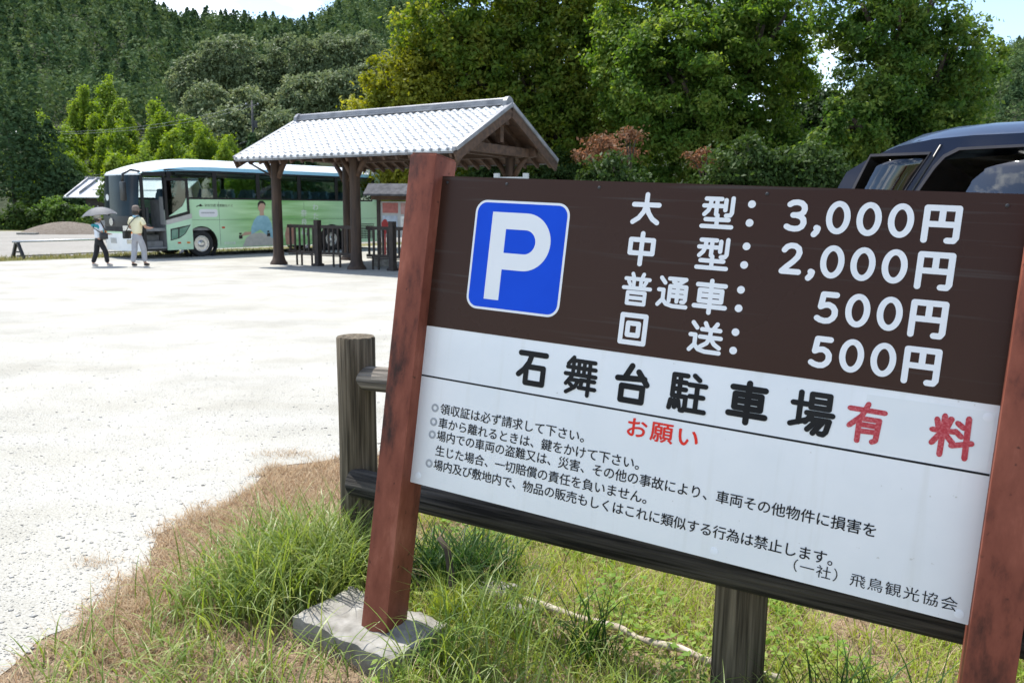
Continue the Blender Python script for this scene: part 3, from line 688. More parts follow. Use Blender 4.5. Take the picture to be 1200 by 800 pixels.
# the tall green clump at the foot of the fence post and the sign post
cl = np.concatenate([gauss_pts((-0.95, 3.38), (0.17, 0.20), 1350), gauss_pts((-1.10, 3.10), (0.17, 0.13), 420), gauss_pts((-0.72, 3.30), (0.10, 0.16), 360)])
cl = keep_in(cl, 0.05)
d0 = np.hypot(cl[:, 0] + 0.95, cl[:, 1] - 3.38)
blades('grass', cl, R.uniform(0.18, 0.50, len(cl)) * np.clip(1.15 - d0 * 0.75, 0.35, 1), R.uniform(0.005, 0.0115, len(cl)), 0.35, 1.5, gm, 'tall green grass clump between the fence post and the left sign post', seg=6, seed=1)
# looser tufts along the bottom of the picture
tuft = []
tr = np.random.default_rng(3)
def tufts(n, x0, x1, y0, y1, per, sp, cond=None):
    c = np.stack([tr.uniform(x0, x1, n), tr.uniform(y0, y1, n)], 1)
    if cond is not None: c = c[cond(c)]
    return np.concatenate([tr.normal(0, sp, (per, 2)) + q for q in c]) if len(c) else np.zeros((0, 2))
a = tufts(52, -1.72, -0.55, 2.20, 2.85, 14, 0.040)
b_ = tufts(95, -0.60, 1.3, 1.55, 2.50, 18, 0.050)
c_ = tufts(16, -1.6, -1.0, 2.8, 3.5, 9, 0.04)
P = keep_in(np.concatenate([a, b_, c_]), 0.06)
blades('grass', P, R.uniform(0.08, 0.30, len(P)), R.uniform(0.0045, 0.0095, len(P)), 0.6, 1.7, gm, 'loose tufts of green grass over brown straw in the foreground', seg=5, seed=2)
# a few long arching blades in front of the block and post
P = keep_in(np.concatenate([gauss_pts((-0.16, 2.62), (0.16, 0.10), 150), gauss_pts((0.02, 2.85), (0.14, 0.10), 120), gauss_pts((-0.75, 2.62), (0.16, 0.08), 60), gauss_pts((0.35, 2.10), (0.25, 0.12), 60), gauss_pts((0.95, 1.75), (0.22, 0.12), 90)]))
blades('grass', P, R.uniform(0.28, 0.55, len(P)), R.uniform(0.005, 0.009, len(P)), 0.45, 1.8, gm, 'long arching grass blades in front of the sign', seg=8, seed=3)
# behind the sign: mixed low green and yellow growth
P = keep_in(uni(-0.55, 3.2, 1.5, 5.0, 42000))
nz = vnoise(P, 5.0, 9) + 0.5 * vnoise(P, 14, 10)
P = P[(nz > -0.42) & (edge_dist(P[:, 0], P[:, 1]) > 0.12)]
blades('grass', P, R.uniform(0.05, 0.20, len(P)), R.uniform(0.003, 0.0065, len(P)), 0.6, 1.5, gy, 'low fresh green grass under and behind the signboard', seg=4, seed=4)
# dark broad tuft and lime tuft right of the left post
P = gauss_pts((-0.22, 3.42), (0.13, 0.10), 650)
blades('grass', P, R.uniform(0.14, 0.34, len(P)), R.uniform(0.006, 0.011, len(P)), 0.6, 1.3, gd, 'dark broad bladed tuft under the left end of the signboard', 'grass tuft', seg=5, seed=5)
P = gauss_pts((-0.235, 3.03), (0.060, 0.045), 420)
blades('grass', P, R.uniform(0.14, 0.27, len(P)), R.uniform(0.002, 0.0035, len(P)), 0.25, 0.9, gy, 'upright lime green fine tuft beside the left sign post', 'grass tuft', seg=5, seed=6)
P = np.concatenate([gauss_pts((1.12, 2.28), (0.14, 0.08), 150), gauss_pts((0.30, 2.75), (0.06, 0.05), 60)])
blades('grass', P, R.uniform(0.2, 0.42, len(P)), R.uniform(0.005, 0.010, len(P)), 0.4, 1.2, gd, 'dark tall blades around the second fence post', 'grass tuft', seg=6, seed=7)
# straw litter lying everywhere on the verge and feathering onto the gravel
P = np.concatenate([uni(-2.2, 2.6, 1.4, 5.4, 80000), gauss_pts((-1.30, 4.35), (0.28, 0.55), 16000), gauss_pts((-1.5, 3.3), (0.16, 0.5), 9000)])
vv = np.array(vd); P = np.concatenate([P, vv[R.integers(0, len(vv), 26000)] + R.normal(0, 0.055, (26000, 2))]); P = P[P[:, 1] > 1.2]
ed = edge_dist(P[:, 0], P[:, 1]); ins = inside(P[:, 0], P[:, 1])
nz = vnoise(P, 9.0, 21)
k = (ins & (nz + R.uniform(-0.4, 0.4, len(P)) > -0.45)) | (~ins & (ed < 0.16) & (nz > 0.05) & (R.uniform(0, 1, len(P)) > ed * 5.5))
P = P[k]
P = P[~((P[:, 0] > -0.05) & (P[:, 1] > 2.6) & (R.uniform(0, 1, len(P)) < 0.4))]
blades('dry_grass', P, R.uniform(0.025, 0.11, len(P)), R.uniform(0.0020, 0.0048, len(P)), 1.25, 0.7, st, 'dead brown straw and clippings lying along the edge of the gravel', 'dry grass', seg=3, seed=8)
P = keep_in(np.concatenate([uni(-1.75, 2.2, 1.5, 4.6, 2600)]))
blades('dry_grass', P, R.uniform(0.10, 0.28, len(P)), R.uniform(0.0015, 0.003, len(P)), 0.6, 1.2, st, 'standing dead straw stalks among the green grass', 'dry grass', seg=4, seed=9)
# small patches of straw out on the gravel
P = np.concatenate([gauss_pts((-1.63, 3.62), (0.05, 0.04), 260), gauss_pts((-1.55, 5.28), (0.13, 0.05), 420), gauss_pts((-1.98, 3.55), (0.06, 0.04), 160)])
blades('dry_grass', P, R.uniform(0.02, 0.07, len(P)), R.uniform(0.0014, 0.003, len(P)), 1.3, 0.6, st, 'small patches of dead straw out on the gravel', 'dry grass', seg=3, seed=10)
# low round-leaved weeds behind the fence
def leaf_quads(C, Nrm, size, seed, asp=0.55, jit=0.8):
    r = np.random.default_rng(seed); n = len(C)
    a = Nrm + r.normal(0, jit, (n, 3)); a /= np.linalg.norm(a, axis=1, keepdims=True)
    t = np.cross(a, r.normal(0, 1, (n, 3))); t /= np.linalg.norm(t, axis=1, keepdims=True) + 1e-9
    b = np.cross(a, t); s = (size * r.uniform(0.6, 1.35, n))[:, None] if not hasattr(size, 'shape') else (size * r.uniform(0.6, 1.35, n))[:, None]
    V = np.stack([C - t * s, C + b * s * asp + a * s * 0.12, C + t * s, C - b * s * asp + a * s * 0.12], 1)
    return V.reshape(-1, 3), np.arange(4 * n).reshape(-1, 4)
P = keep_in(uni(-0.5, 2.6, 2.0, 5.0, 16000)); nz = vnoise(P, 6, 31); P = P[nz > 0.02]
C3 = np.c_[P, R.uniform(0.01, 0.09, len(P))]
V, F = leaf_quads(C3, np.tile([0, 0, 1.0], (len(C3), 1)), 0.016, 12, asp=0.6, jit=0.35)
tag(np_mesh('ground_cover', V, F, leafmat('weed leaf', (0.11, 0.20, 0.030), (0.18, 0.29, 0.055), (0.33, 0.37, 0.11), trans=0.35, nscale=3)), 'light green low weeds on the bank beneath the sign', 'weeds', kind='stuff')
# pebbles on the gravel
def pebbles(name, P, S, m, label, seed):
    r = np.random.default_rng(seed); n = len(P)
    base = np.array([[1, 0, 0], [0, 1, 0], [-1, 0, 0], [0, -1, 0], [0.1, 0.1, 0.75], [0, 0, -0.6]], float)
    tri = np.array([[0, 1, 4], [1, 2, 4], [2, 3, 4], [3, 0, 4], [1, 0, 5], [2, 1, 5], [3, 2, 5], [0, 3, 5]])
    J = base[None] * (1 + r.normal(0, 0.25, (n, 6, 3))); a = r.uniform(0, 6.28, n); ca, sa = np.cos(a)[:, None], np.sin(a)[:, None]
    x = J[..., 0] * ca - J[..., 1] * sa; y = J[..., 0] * sa + J[..., 1] * ca
    V = np.stack([x * S[:, None] + P[:, 0:1], y * S[:, None] * 0.85 + P[:, 1:2], J[..., 2] * S[:, None] * 0.4 + 0.001], 2)
    F = (tri[None] + (np.arange(n) * 6)[:, None, None]).reshape(-1, 3)
    o = np_mesh(name, V.reshape(-1, 3), F, m); return tag(o, label, 'pebbles', kind='stuff')
y = 2.2 + 11 * R.uniform(0, 1, 30000) ** 1.7; P = np.stack([-y * R.uniform(-0.05, 0.72, 30000), y], 1); P = P[~inside(P[:, 0], P[:, 1])]
mg = mat('pale stones', (0.22, 0.21, 0.185), (0.42, 0.41, 0.38), scale=40, rough=0.9, lo=0.3, hi=0.7)
pebbles('gravel_stones', P, np.abs(R.normal(0, 0.0028, len(P))) + 0.0014 + 0.010 * (R.uniform(0, 1, len(P)) > 0.985), mg, 'small pale stones scattered on the gravel car park', 1)
y = 2.4 + 9 * R.uniform(0, 1, 150) ** 1.4; P = np.stack([-y * R.uniform(0.1, 0.7, 150), y], 1); P = P[~inside(P[:, 0], P[:, 1])]
pebbles('gravel_stones', P, np.abs(R.normal(0, 0.005, len(P))) + 0.005, mat('dark stones', (0.05, 0.05, 0.052), (0.14, 0.135, 0.13), scale=40, rough=0.9), 'odd dark stones lying on the pale gravel', 2)

# sticks and stones beside the sign
b = MB(); b.tube([(-0.30, 3.12, 0.335), (-0.262, 3.10, 0.29), (-0.245, 3.07, 0.20), (-0.232, 3.05, 0.10), (-0.215, 3.03, 0.0)], [0.010, 0.014, 0.015, 0.014, 0.016], seg=9)
tag(b.build('dead_stick', MT['bark'], smooth=True), 'crooked brown dead stem standing beside the left sign post', 'stick')
b = MB(); rr = random.Random(2)
pts = [Vector((0.056, 3.163, 0.035)).lerp(Vector((0.96, 2.565, 0.045)), k / 12) + Vector((rr.uniform(-.012, .012), rr.uniform(-.012, .012), rr.uniform(-.004, .01))) for k in range(13)]
b.tube(pts, [0.013 + rr.uniform(-0.002, 0.003) for _ in pts], seg=8)
tag(b.build('bleached_branch', mat('bleached wood', (0.34, 0.28, 0.22), (0.52, 0.45, 0.37), scale=20, rough=0.8, bump=0.004), smooth=True), 'long bleached branch lying in the grass below the signboard', 'branch')
def rock(name, c, s, label, seed, m):
    bm = bmesh.new(); bmesh.ops.create_icosphere(bm, subdivisions=3, radius=1.0); r = random.Random(seed)
    ph = [r.uniform(0, 6) for _ in range(6)]
    for v in bm.verts:
        n = 1 + 0.16 * math.sin(3 * v.co.x + ph[0]) * math.sin(2.6 * v.co.y + ph[1]) + 0.07 * math.sin(7 * v.co.y + ph[2]) + 0.05 * math.sin(9 * v.co.x + 5 * v.co.z + ph[3])
        v.co = Vector((v.co.x * s[0] * n, v.co.y * s[1] * n, max(-0.5, min(0.7, v.co.z * n)) * s[2]))
    me = bpy.data.meshes.new(name); bm.to_mesh(me); bm.free(); me.materials.append(m)
    o = bpy.data.objects.new(name, me); COL.objects.link(o); o.location = c; o.rotation_euler = (0, 0, r.uniform(0, 3)); return tag(o, label, 'stone')
rock('flat_stone', (-0.06, 3.26, 0.02), (0.11, 0.06, 0.05), 'flat grey stone half hidden right of the lime tuft', 3, MT['concrete'])
rock('flat_stone', (0.02, 3.10, 0.015), (0.07, 0.05, 0.035), 'smaller pale stone at the end of the bleached branch', 4, MT['concrete'])

# ---------------------------------------------------------------- open rest shelter with a tiled gable roof
TH = math.radians(-32.72)
PL, PBD, ZE, ZR = 4.15, 2.538, 3.185, 4.52
shelter = empty('rest_shelter', 'open timber rest shelter with a pale tiled gable roof on log posts', 'shelter', loc=(-3.595, 24.261, 0), rz=TH)
SLP = math.atan2(ZR - ZE, PBD)
def roof_side(sgn):
    b = MB(); nc, nr = 31, 12; tw = 2 * PL / nc; slope = math.hypot(PBD, ZR - ZE); rl = slope / nr
    prof = [0, 0.018, 0.042, 0.050, 0.042, 0.018, 0.0, -0.010]     # one pan-and-roll tile across
    ncol = nc * 8
    nz_ = Vector((0, -sgn * math.sin(SLP), math.cos(SLP)))
    lines = []
    for r in range(nr):
        for q in (0, 1):
            row = []
            s = (r + q) * rl + (0.0 if q else 0.0)
            lift = 0.052 if q else 0.008
            for i in range(ncol + 1):
                x = -PL + tw * i / 8.0
                # q=1 is the lower lip of the row
                h = prof[i % 8] + lift
                sag = 0.0
                p = Vector((x, -sgn * (0 + s * math.cos(SLP)), ZR - s * math.sin(SLP))) + nz_ * h
                row.append(p)
            lines.append(row)
    n = ncol + 1
    b.v = [p for l in lines for p in l]
    for j in range(len(lines) - 1):
        for i in range(ncol): b.f.append([j * n + i, j * n + i + 1, (j + 1) * n + i + 1, (j + 1) * n + i]); b.mi.append(0)
    # eave face under the last lip
    last = (len(lines) - 1) * n; base = len(b.v)
    for i in range(n): p = lines[-1][i]; b.v.append(Vector((p.x, p.y, ZE - 0.012)))
    for i in range(ncol): b.f.append([last + i, last + i + 1, base + i + 1, base + i]); b.mi.append(0)
    return b
for sgn in (1, -1): roof_side(sgn).build('tile_roof', MT['tile'], shelter, angle=28)
# dark eave course: round tile ends
for sgn in (1, -1):
    b = MB(); tw = 2 * PL / 31
    for i in range(32):
        x = -PL + tw * (i + (0.375 if i < 31 else 0.0))
        b.lathe([(0.05, -0.03), (0.055, 0.02), (0.03, 0.03)], (0, 0, 0), axis='Y', seg=10)
        m = len(b.v) - 30
        for k in range(m, len(b.v)):
            p = Vector(b.v[k]); b.v[k] = (x + p.x, -sgn * (PBD + 0.02 + p.y), ZE + 0.03 + p.z)
    b.box((0, -sgn * (PBD - 0.02), ZE - 0.035), (2 * PL, 0.05, 0.05))
    b.build('eave_tiles', MT['tiledark'], shelter, angle=40)
b = MB()
b.box((0, 0, ZR + 0.10), (2 * PL - 0.3, 0.22, 0.10), bev=0.01); b.box((0, 0, ZR + 0.055), (2 * PL - 0.2, 0.30, 0.04), bev=0.01)
b.tube([(-PL + 0.12, 0, ZR + 0.175), (PL - 0.12, 0, ZR + 0.175)], 0.07, seg=12)
rg = b.build('ridge', MT['tiledark'], shelter, angle=40)
for sx in (-1, 1):
    b = MB(); b.prism([(-0.20, 0.0), (0.20, 0.0), (0.18, 0.16), (0.09, 0.26), (0, 0.29), (-0.09, 0.26), (-0.18, 0.16)], lambda u, v, d: (d, u, ZR - 0.02 + v), sx * (PL - 0.14), sx * (PL - 0.02)); b.build('ridge_end_tile', MT['tiledark'], shelter)
for sx in (-1, 1):     # verge tiles and barge boards on both gables
    b = MB()
    for sy in (-1, 1):
        b.beam((sx * (PL + 0.01), sy * 0.02, ZR + 0.045), (sx * (PL + 0.01), sy * PBD, ZE + 0.045), 0.16, 0.11, bev=0.02)
    b.build('verge_tiles', MT['tiledark'], shelter, angle=40)
    b = MB()
    for sy in (-1, 1): b.beam((sx * (PL + 0.02), sy * 0.0, ZR - 0.15), (sx * (PL + 0.02), sy * (PBD - 0.02), ZE - 0.15), 0.06, 0.24)
    b.build('barge_board', MT['wood'], shelter)
b = MB()
for sgn in (1, -1):
    for k in range(19):
        x = -PL + 0.15 + k * (2 * PL - 0.3) / 18
        b.beam((x, 0, ZR - 0.12), (x, -sgn * (PBD - 0.05), ZE - 0.12), 0.075, 0.11)
b.build('rafters', MT['wood'], shelter)
b = MB()
for sgn in (1, -1):
    b.add([(-PL + .05, 0, ZR - 0.045), (PL - .05, 0, ZR - 0.045), (PL - .05, -sgn * PBD, ZE - 0.05), (-PL + .05, -sgn * PBD, ZE - 0.05), (-PL + .05, 0, ZR - 0.02), (PL - .05, 0, ZR - 0.02), (PL - .05, -sgn * PBD, ZE - 0.022), (-PL + .05, -sgn * PBD, ZE - 0.022)], [(0, 1, 2, 3), (4, 5, 6, 7), (0, 1, 5, 4), (2, 3, 7, 6), (0, 3, 7, 4), (1, 2, 6, 5)])
b.build('roof_boarding', MT['wood'], shelter)
OY = 1.537; zb = ZE + (ZR - ZE) * (1 - OY / PBD) - 0.30
b = MB()
for y in (-OY, OY): b.beam((-PL + 0.1, y, zb), (PL - 0.1, y, zb), 0.20, 0.26, bev=0.015)
b.beam((-PL + 0.1, 0, ZR - 0.36), (PL - 0.1, 0, ZR - 0.36), 0.18, 0.22)
b.build('purlins', MT['wood'], shelter)
b = MB()
XS = (-3.52, -0.18, 3.16)
for x in XS + (PL - 0.35, -PL + 0.35):
    b.beam((x, -1.74, zb - 0.02), (x, 1.74, zb - 0.02), 0.17, 0.24, bev=0.012)
    b.box((x, 0, (zb + ZR - 0.4) / 2 + 0.1), (0.16, 0.16, ZR - zb - 0.55))
b.build('tie_beams', MT['wood'], shelter)
for x in XS:
    for y in (-OY, OY):
        b = MB(); rr = random.Random(int(x * 10 + y * 3))
        zt = zb - 0.12
        prof = [(0.28, 0), (0.27, 0.05), (0.21, 0.14), (0.170, 0.28), (0.158, 0.6), (0.154, 1.4), (0.150, 2.2), (0.146, zt)]
        b.lathe([(r * (1 + rr.uniform(-.025, .025)), h) for r, h in prof], (x, y, 0), seg=16)
        b.build('post', MT['woodpost'], shelter, angle=50)
        b = MB()
        for s in (-1, 1): b.tube([(x + s * 0.12, y, zt - 0.62), (x + s * 0.30, y, zt - 0.30), (x + s * 0.62, y, zt + 0.06)], [0.075, 0.085, 0.075], seg=8)
        b.build('brace', MT['wood'], shelter, smooth=True)
b = MB(); b.tube([(-PL + 0.6, -PBD + 0.02, ZE - 0.1), (-PL + 0.62, -PBD + 0.35, ZE - 0.25), (-3.62, -OY - 0.16, ZE - 0.42)], 0.03, seg=8)
b.build('downpipe', MT['black'], shelter)
# railing panels round the seat area
def railing(x0, x1, y, label, legs):
    e = empty('railing', label, 'railing', group='railings round the rest shelter')
    e.matrix_world = Matrix.Translation((-3.595, 24.261, 0)) @ Matrix.Rotation(TH, 4, 'Z') @ Matrix.Translation((x0, y, 0))
    L = x1 - x0
    b = MB(); b.box((L / 2, 0, 1.20), (L, 0.07, 0.10)); b.box((L / 2, 0, 0.40), (L, 0.06, 0.08)); b.box((L/2, 0, 0.33), (L, 0.04, 0.03)); b.build('rail', MT['wooddark'], e)
    b = MB(); n = int(L / 0.175)
    for k in range(n): b.box(((k + 0.5) * L / n, 0, 0.80), (0.055, 0.045, 0.72))
    b.build('baluster_panel', MT['wooddark'], e)
    for k, t in enumerate(legs): b = MB(); b.box((t * L, 0, 0.20), (0.045, 0.045, 0.40)); b.build('foot', MT['wooddark'], e)
    for t in (1.0,): b = MB(); b.box((L + 0.09, 0, 0.70), (0.17, 0.17, 1.40), bev=0.012); b.box((L + 0.09, 0, 0.04), (0.26, 0.26, 0.08), bev=0.02); b.build('post', MT['wooddark'], e)
railing(-3.32, -2.10, -1.30, 'dark slatted railing panel next to the left log post', (0.3, 0.48, 0.85))
railing(-1.84, -0.46, -1.30, 'dark slatted railing panel just left of the second log post', (0.35, 0.55))
railing(0.02, 0.92, -1.30, 'dark slatted railing panel right of the second log post', (0.25, 0.5))
railing(1.16, 2.9, -1.30, 'dark slatted railing panel partly hidden behind the red sign post', (0.3, 0.7))

# ---------------------------------------------------------------- coach
BA = math.atan2(0.781, 0.624)
BUSM = Matrix.Translation((-11.14, 28.35, gz(0, 28.35))) @ Matrix.Rotation(BA, 4, 'Z') @ Matrix.Rotation(-0.0078, 4, 'Y')
coach = empty('coach', 'pale green and white tour coach parked behind the shelter with its door open', 'coach', mat=BUSM)
X0, X1, BW = -2.45, 8.50, 2.50      # nose, tail, width; x runs to the rear, y away from us
def bus_green():
    m, N, L, b = nodes('green coach paint'); setp(b, rough=0.28, spec=0.5, coat=0.3)
    tc = N.new('ShaderNodeTexCoord'); mp = N.new('ShaderNodeMapping'); mp.inputs['Scale'].default_value = (0.16, 1, 1.5); mp.inputs['Rotation'].default_value = (0, 0.05, 0)
    no = N.new('ShaderNodeTexNoise'); no.inputs['Scale'].default_value = 2.4; no.inputs['Detail'].default_value = 6
    L.new(tc.outputs['Object'], mp.inputs[0]); L.new(mp.outputs[0], no.inputs['Vector'])
    cr = N.new('ShaderNodeValToRGB'); e = cr.color_ramp.elements
    e[0].position = 0.36; e[0].color = (0.20, 0.47, 0.14, 1); e[1].position = 0.62; e[1].color = (0.50, 0.76, 0.40, 1)
    # the printed meadow fades out to plain pale green at nose and tail
    sx = N.new('ShaderNodeSeparateXYZ'); L.new(tc.outputs['Object'], sx.inputs[0])
    r1 = N.new('ShaderNodeMapRange'); r1.inputs[1].default_value = 0.7; r1.inputs[2].default_value = 2.0; L.new(sx.outputs[0], r1.inputs[0])
    r2 = N.new('ShaderNodeMapRange'); r2.inputs[1].default_value = 7.2; r2.inputs[2].default_value = 5.0; L.new(sx.outputs[0], r2.inputs[0])
    mu = N.new('ShaderNodeMath'); mu.operation = 'MULTIPLY'; L.new(r1.outputs[0], mu.inputs[0]); L.new(r2.outputs[0], mu.inputs[1])
    mx = N.new('ShaderNodeMix'); mx.data_type = 'RGBA'; mx.inputs[6].default_value = (0.50, 0.76, 0.48, 1)
    L.new(no.outputs['Fac'], cr.inputs[0]); L.new(mu.outputs[0], mx.inputs[0]); L.new(cr.outputs[0], mx.inputs[7]); L.new(mx.outputs[2], b.inputs['Base Color'])
    return m
MT['busgreen'] = bus_green()
MT['buspale'] = mat('pale green coach paint', (0.50, 0.76, 0.52), (0.54, 0.79, 0.56), rough=0.3, coat=0.3)
MT['buswhite'] = mat('white coach paint', (0.78, 0.80, 0.80), (0.72, 0.75, 0.76), rough=0.3, coat=0.3)
MT['busblue'] = mat('pale blue coach paint', (0.30, 0.58, 0.68), (0.34, 0.62, 0.70), rough=0.3, coat=0.3)
MT['bussilver'] = mat('silver coach paint', (0.50, 0.50, 0.49), (0.56, 0.56, 0.55), rough=0.3, metal=0.3)
MT['winglass'] = glassmat('coach window glass', (0.80, 0.88, 0.86), refl=0.03, t=0.95)
MT['windscreen'] = mat('dark blue windscreen glass', (0.006, 0.014, 0.024), (0.014, 0.027, 0.040), scale=1.6, rough=0.06, spec=0.14)
MT['doorglass'] = glassmat('dark door glass', (0.45, 0.55, 0.55), refl=0.05, t=0.5)
MT['seat'] = mat('blue seat cloth', (0.12, 0.20, 0.30), (0.18, 0.27, 0.36), rough=0.9)
MT['interior'] = mat('coach interior', (0.20, 0.20, 0.20), (0.26, 0.26, 0.26), rough=0.8)
MT['amber'] = mat('amber lens', (0.75, 0.20, 0.02), (0.8, 0.25, 0.03), rough=0.2)
MT['redlens'] = mat('red lens', (0.55, 0.05, 0.02), (0.6, 0.06, 0.02), rough=0.2)
MT['skin'] = mat('skin', (0.42, 0.24, 0.16), (0.46, 0.27, 0.19), rough=0.55)
MT['hair'] = mat('dark hair', (0.015, 0.011, 0.009), (0.025, 0.018, 0.014), rough=0.5)
def XY(y): return lambda u, v, d: (u, y + d, v)
def arch(cx, r, z0, n=18):
    h = math.asin(min(1, (z0 - 0.46) / r)) if z0 < 0.46 + r else 0
    a0, a1 = math.pi - h, h
    return [(cx + r * math.cos(a0 + (a1 - a0) * k / n), 0.46 + r * math.sin(a0 + (a1 - a0) * k / n)) for k in range(n + 1)]
def side_outline(x0):
    return [(x0, 0.27)] + arch(0, 0.62, 0.27) + arch(5.8, 0.62, 0.27) + [(8.36, 0.30), (X1, 0.55), (X1 + 0.02, 2.02), (x0, 2.02)]
b = MB(); b.prism(side_outline(-1.28), XY(0), 0, 0.045); b.prism(side_outline(-2.2), XY(BW - 0.045), 0, 0.045)
b.build('side_panel', MT['busgreen'], coach)
# pale tail quarter with the slanted end of the window band
b = MB()
for y in (0, BW - 0.045): b.prism([(8.05, 2.02), (X1 + 0.02, 2.02), (X1 - 0.02, 3.05), (8.22, 3.05)], XY(y), 0, 0.045)
b.prism([(0.0, 0.30), (BW, 0.30), (BW, 3.2), (0.0, 3.2)], lambda u, v, d: (X1 - 0.04 + d, u, v), 0, 0.05)
b.build('tail', MT['buspale'], coach)
# roof and pale blue cove
def nose_x(y, z):
    t = (y - 1.25) / 1.25
    return X0 - 0.10 + 0.32 * abs(t) ** 2.6 + 0.085 * max(0.0, z - 1.25)
def rise_(x, x0): return 1 - (1 - min(1.0, max(0.0, (x - x0) / 3.0))) ** 2.4
b = MB()
def roof(u, v):
    t = -1 + 2 * v; y = 1.25 + t * (1.25 - 0.05); x0 = nose_x(y, 2.84)
    x = x0 + (X1 - x0) * u ** 1.5; zf = 3.16 + 0.30 * (1 - abs(t) ** 3.2)
    return (x, y, 2.84 + (zf - 2.84) * (0.10 * min(1, u * 40) + 0.90 * rise_(x, x0)))
b.grid(60, 24, roof); b.build('roof', MT['buswhite'], coach, smooth=True)
b = MB()
for y, sg in ((0.0, 1), (BW, -1)):
    def cove(u, v):
        yy = y + sg * 0.05 * v; x0 = nose_x(y + sg * 0.05, 2.84); x = x0 + (X1 - x0) * u ** 1.5
        g = 0.10 * min(1, u * 40) + 0.90 * rise_(x, x0)
        return (x, yy, (2.84 + (3.03 - 2.84) * g) * (1 - v) + (2.84 + (3.16 - 2.84) * g) * v)
    b.grid(60, 3, cove)
b.build('roof_cove', MT['busblue'], coach, smooth=True)
# window band: posts, rails and panes
b = MB()
wins = [(-0.98, 0.55), (0.68, 2.34), (2.47, 4.20), (4.33, 6.05), (6.18, 8.08)]
for y in (0.012, BW - 0.052):
    b.box((3.45, y + 0.02, 2.05), (9.5, 0.045, 0.07)); b.box((3.45, y + 0.02, 2.995), (9.4, 0.045, 0.08))
    for x in (-1.1, 0.615, 2.405, 4.265, 6.115, 8.13): b.box((x, y + 0.02, 2.52), (0.15, 0.05, 0.92))
b.build('window_frame', MT['black'], coach)
for y in (0.02, BW - 0.03):
    for x0, x1 in wins:
        w = MB(); w.box(((x0 + x1) / 2, y + 0.005, 2.52), (x1 - x0, 0.010, 0.90)); w.build('window', MT['winglass'], coach)
# floor, luggage racks, seats, far door
b = MB(); b.box((3.1, 1.25, 0.98), (10.6, 2.36, 0.10)); b.box((3.6, 0.36, 2.90), (8.8, 0.5, 0.06)); b.box((3.6, 2.14, 2.90), (8.8, 0.5, 0.06))
b.box((3.7, 1.25, 3.06), (9.4, 2.3, 0.04)); b.box((-1.25, 1.9, 1.35), (0.08, 1.1, 0.75))
for k in range(4): b.box((-1.68, 0.14 + 0.26 * k, 0.36 + 0.2 * k), (0.72, 0.26, 0.05)); b.box((-1.68, 0.27 + 0.26 * k, 0.46 + 0.2 * k), (0.72, 0.02, 0.2))
b.box((-1.26, 0.55, 1.15), (0.05, 1.0, 1.7)); b.box((-2.25, 1.5, 1.12), (0.5, 1.7, 0.30))
b.build('interior', MT['interior'], coach)
b = MB(); b.box((-1.30, 0.20, 1.62), (0.03, 0.30, 0.95)); b.build('entrance_screen', MT['bussilver'], coach)
s0 = None
for k in range(10):
    for y in (0.30, 0.78, 1.72, 2.20):
        if s0 is None:
            sb = MB(); sb.box((0, 0, 1.45), (0.44, 0.44, 0.14), bev=0.03); sb.box((0.24, 0, 1.86), (0.13, 0.44, 0.82), Matrix.Rotation(0.16, 3, 'Y'), bev=0.04); sb.box((0.30, 0, 2.30), (0.11, 0.30, 0.20), Matrix.Rotation(0.16, 3, 'Y'), bev=0.03)
            s0 = sb.build('seat', MT['seat'], coach); s0.location = (-0.6, y, 0)
        else:
            c = s0.copy(); COL.objects.link(c); c.parent = coach; c.location = (-0.6 + 0.86 * k, y, 0)
# nose
def nose(y, z, off=0.0):
    t = (y - 1.25) / 1.25; rake = max(0.0, z - 1.25)
    return (X0 - 0.10 + 0.32 * abs(t) ** 2.6 + 0.085 * rake + 0.05 * max(0, 0.7 - z) + off, y, z)
def patch(name, y0, y1, z0, z1, m, off=0.0, z0e=None, ny=20, nz=8, th=0.03, parent=None):
    b = MB()
    def f(u, v):
        y = y0 + (y1 - y0) * u; za = z0 if z0e is None else z0 + (z0e - z0) * abs(2 * u - 1) ** 2
        return nose(y, za + (z1 - za) * v, -off)
    n0 = 0; b.grid(ny, nz, f); b.grid(ny, nz, lambda u, v: tuple(Vector(f(u, v)) + Vector((th, 0, 0))))
    n = (ny + 1) * (nz + 1)
    ring = [i for i in range(ny + 1)] + [(j + 1) * (ny + 1) - 1 for j in range(1, nz + 1)] + [nz * (ny + 1) + i for i in range(ny - 1, -1, -1)] + [j * (ny + 1) for j in range(nz - 1, 0, -1)]
    for k in range(len(ring)): a, c = ring[k], ring[(k + 1) % len(ring)]; b.f.append([a, c, c + n, a + n]); b.mi.append(0)
    return b.build(name, m, parent or coach, angle=40)
patch('front_bumper', 0.0, BW, 0.27, 0.86, MT['buswhite'])
patch('front_mask', 0.30, BW - 0.30, 0.92, 1.40, MT['black'], off=0.012)
patch('front_panel', 0.0, BW, 0.86, 1.42, MT['buspale'], off=0.002)
patch('windscreen', 0.04, BW - 0.04, 1.42, 2.84, MT['windscreen'], th=0.015)
patch('front_header', 0.0, BW, 2.80, 2.845, MT['buswhite'], off=0.006, nz=2)
patch('grille', 0.62, 1.88, 0.92, 1.08, MT['rubber'], off=0.018)
patch('wiper_cowl', 0.2, 2.3, 1.34, 1.44, MT['black'], off=0.02)
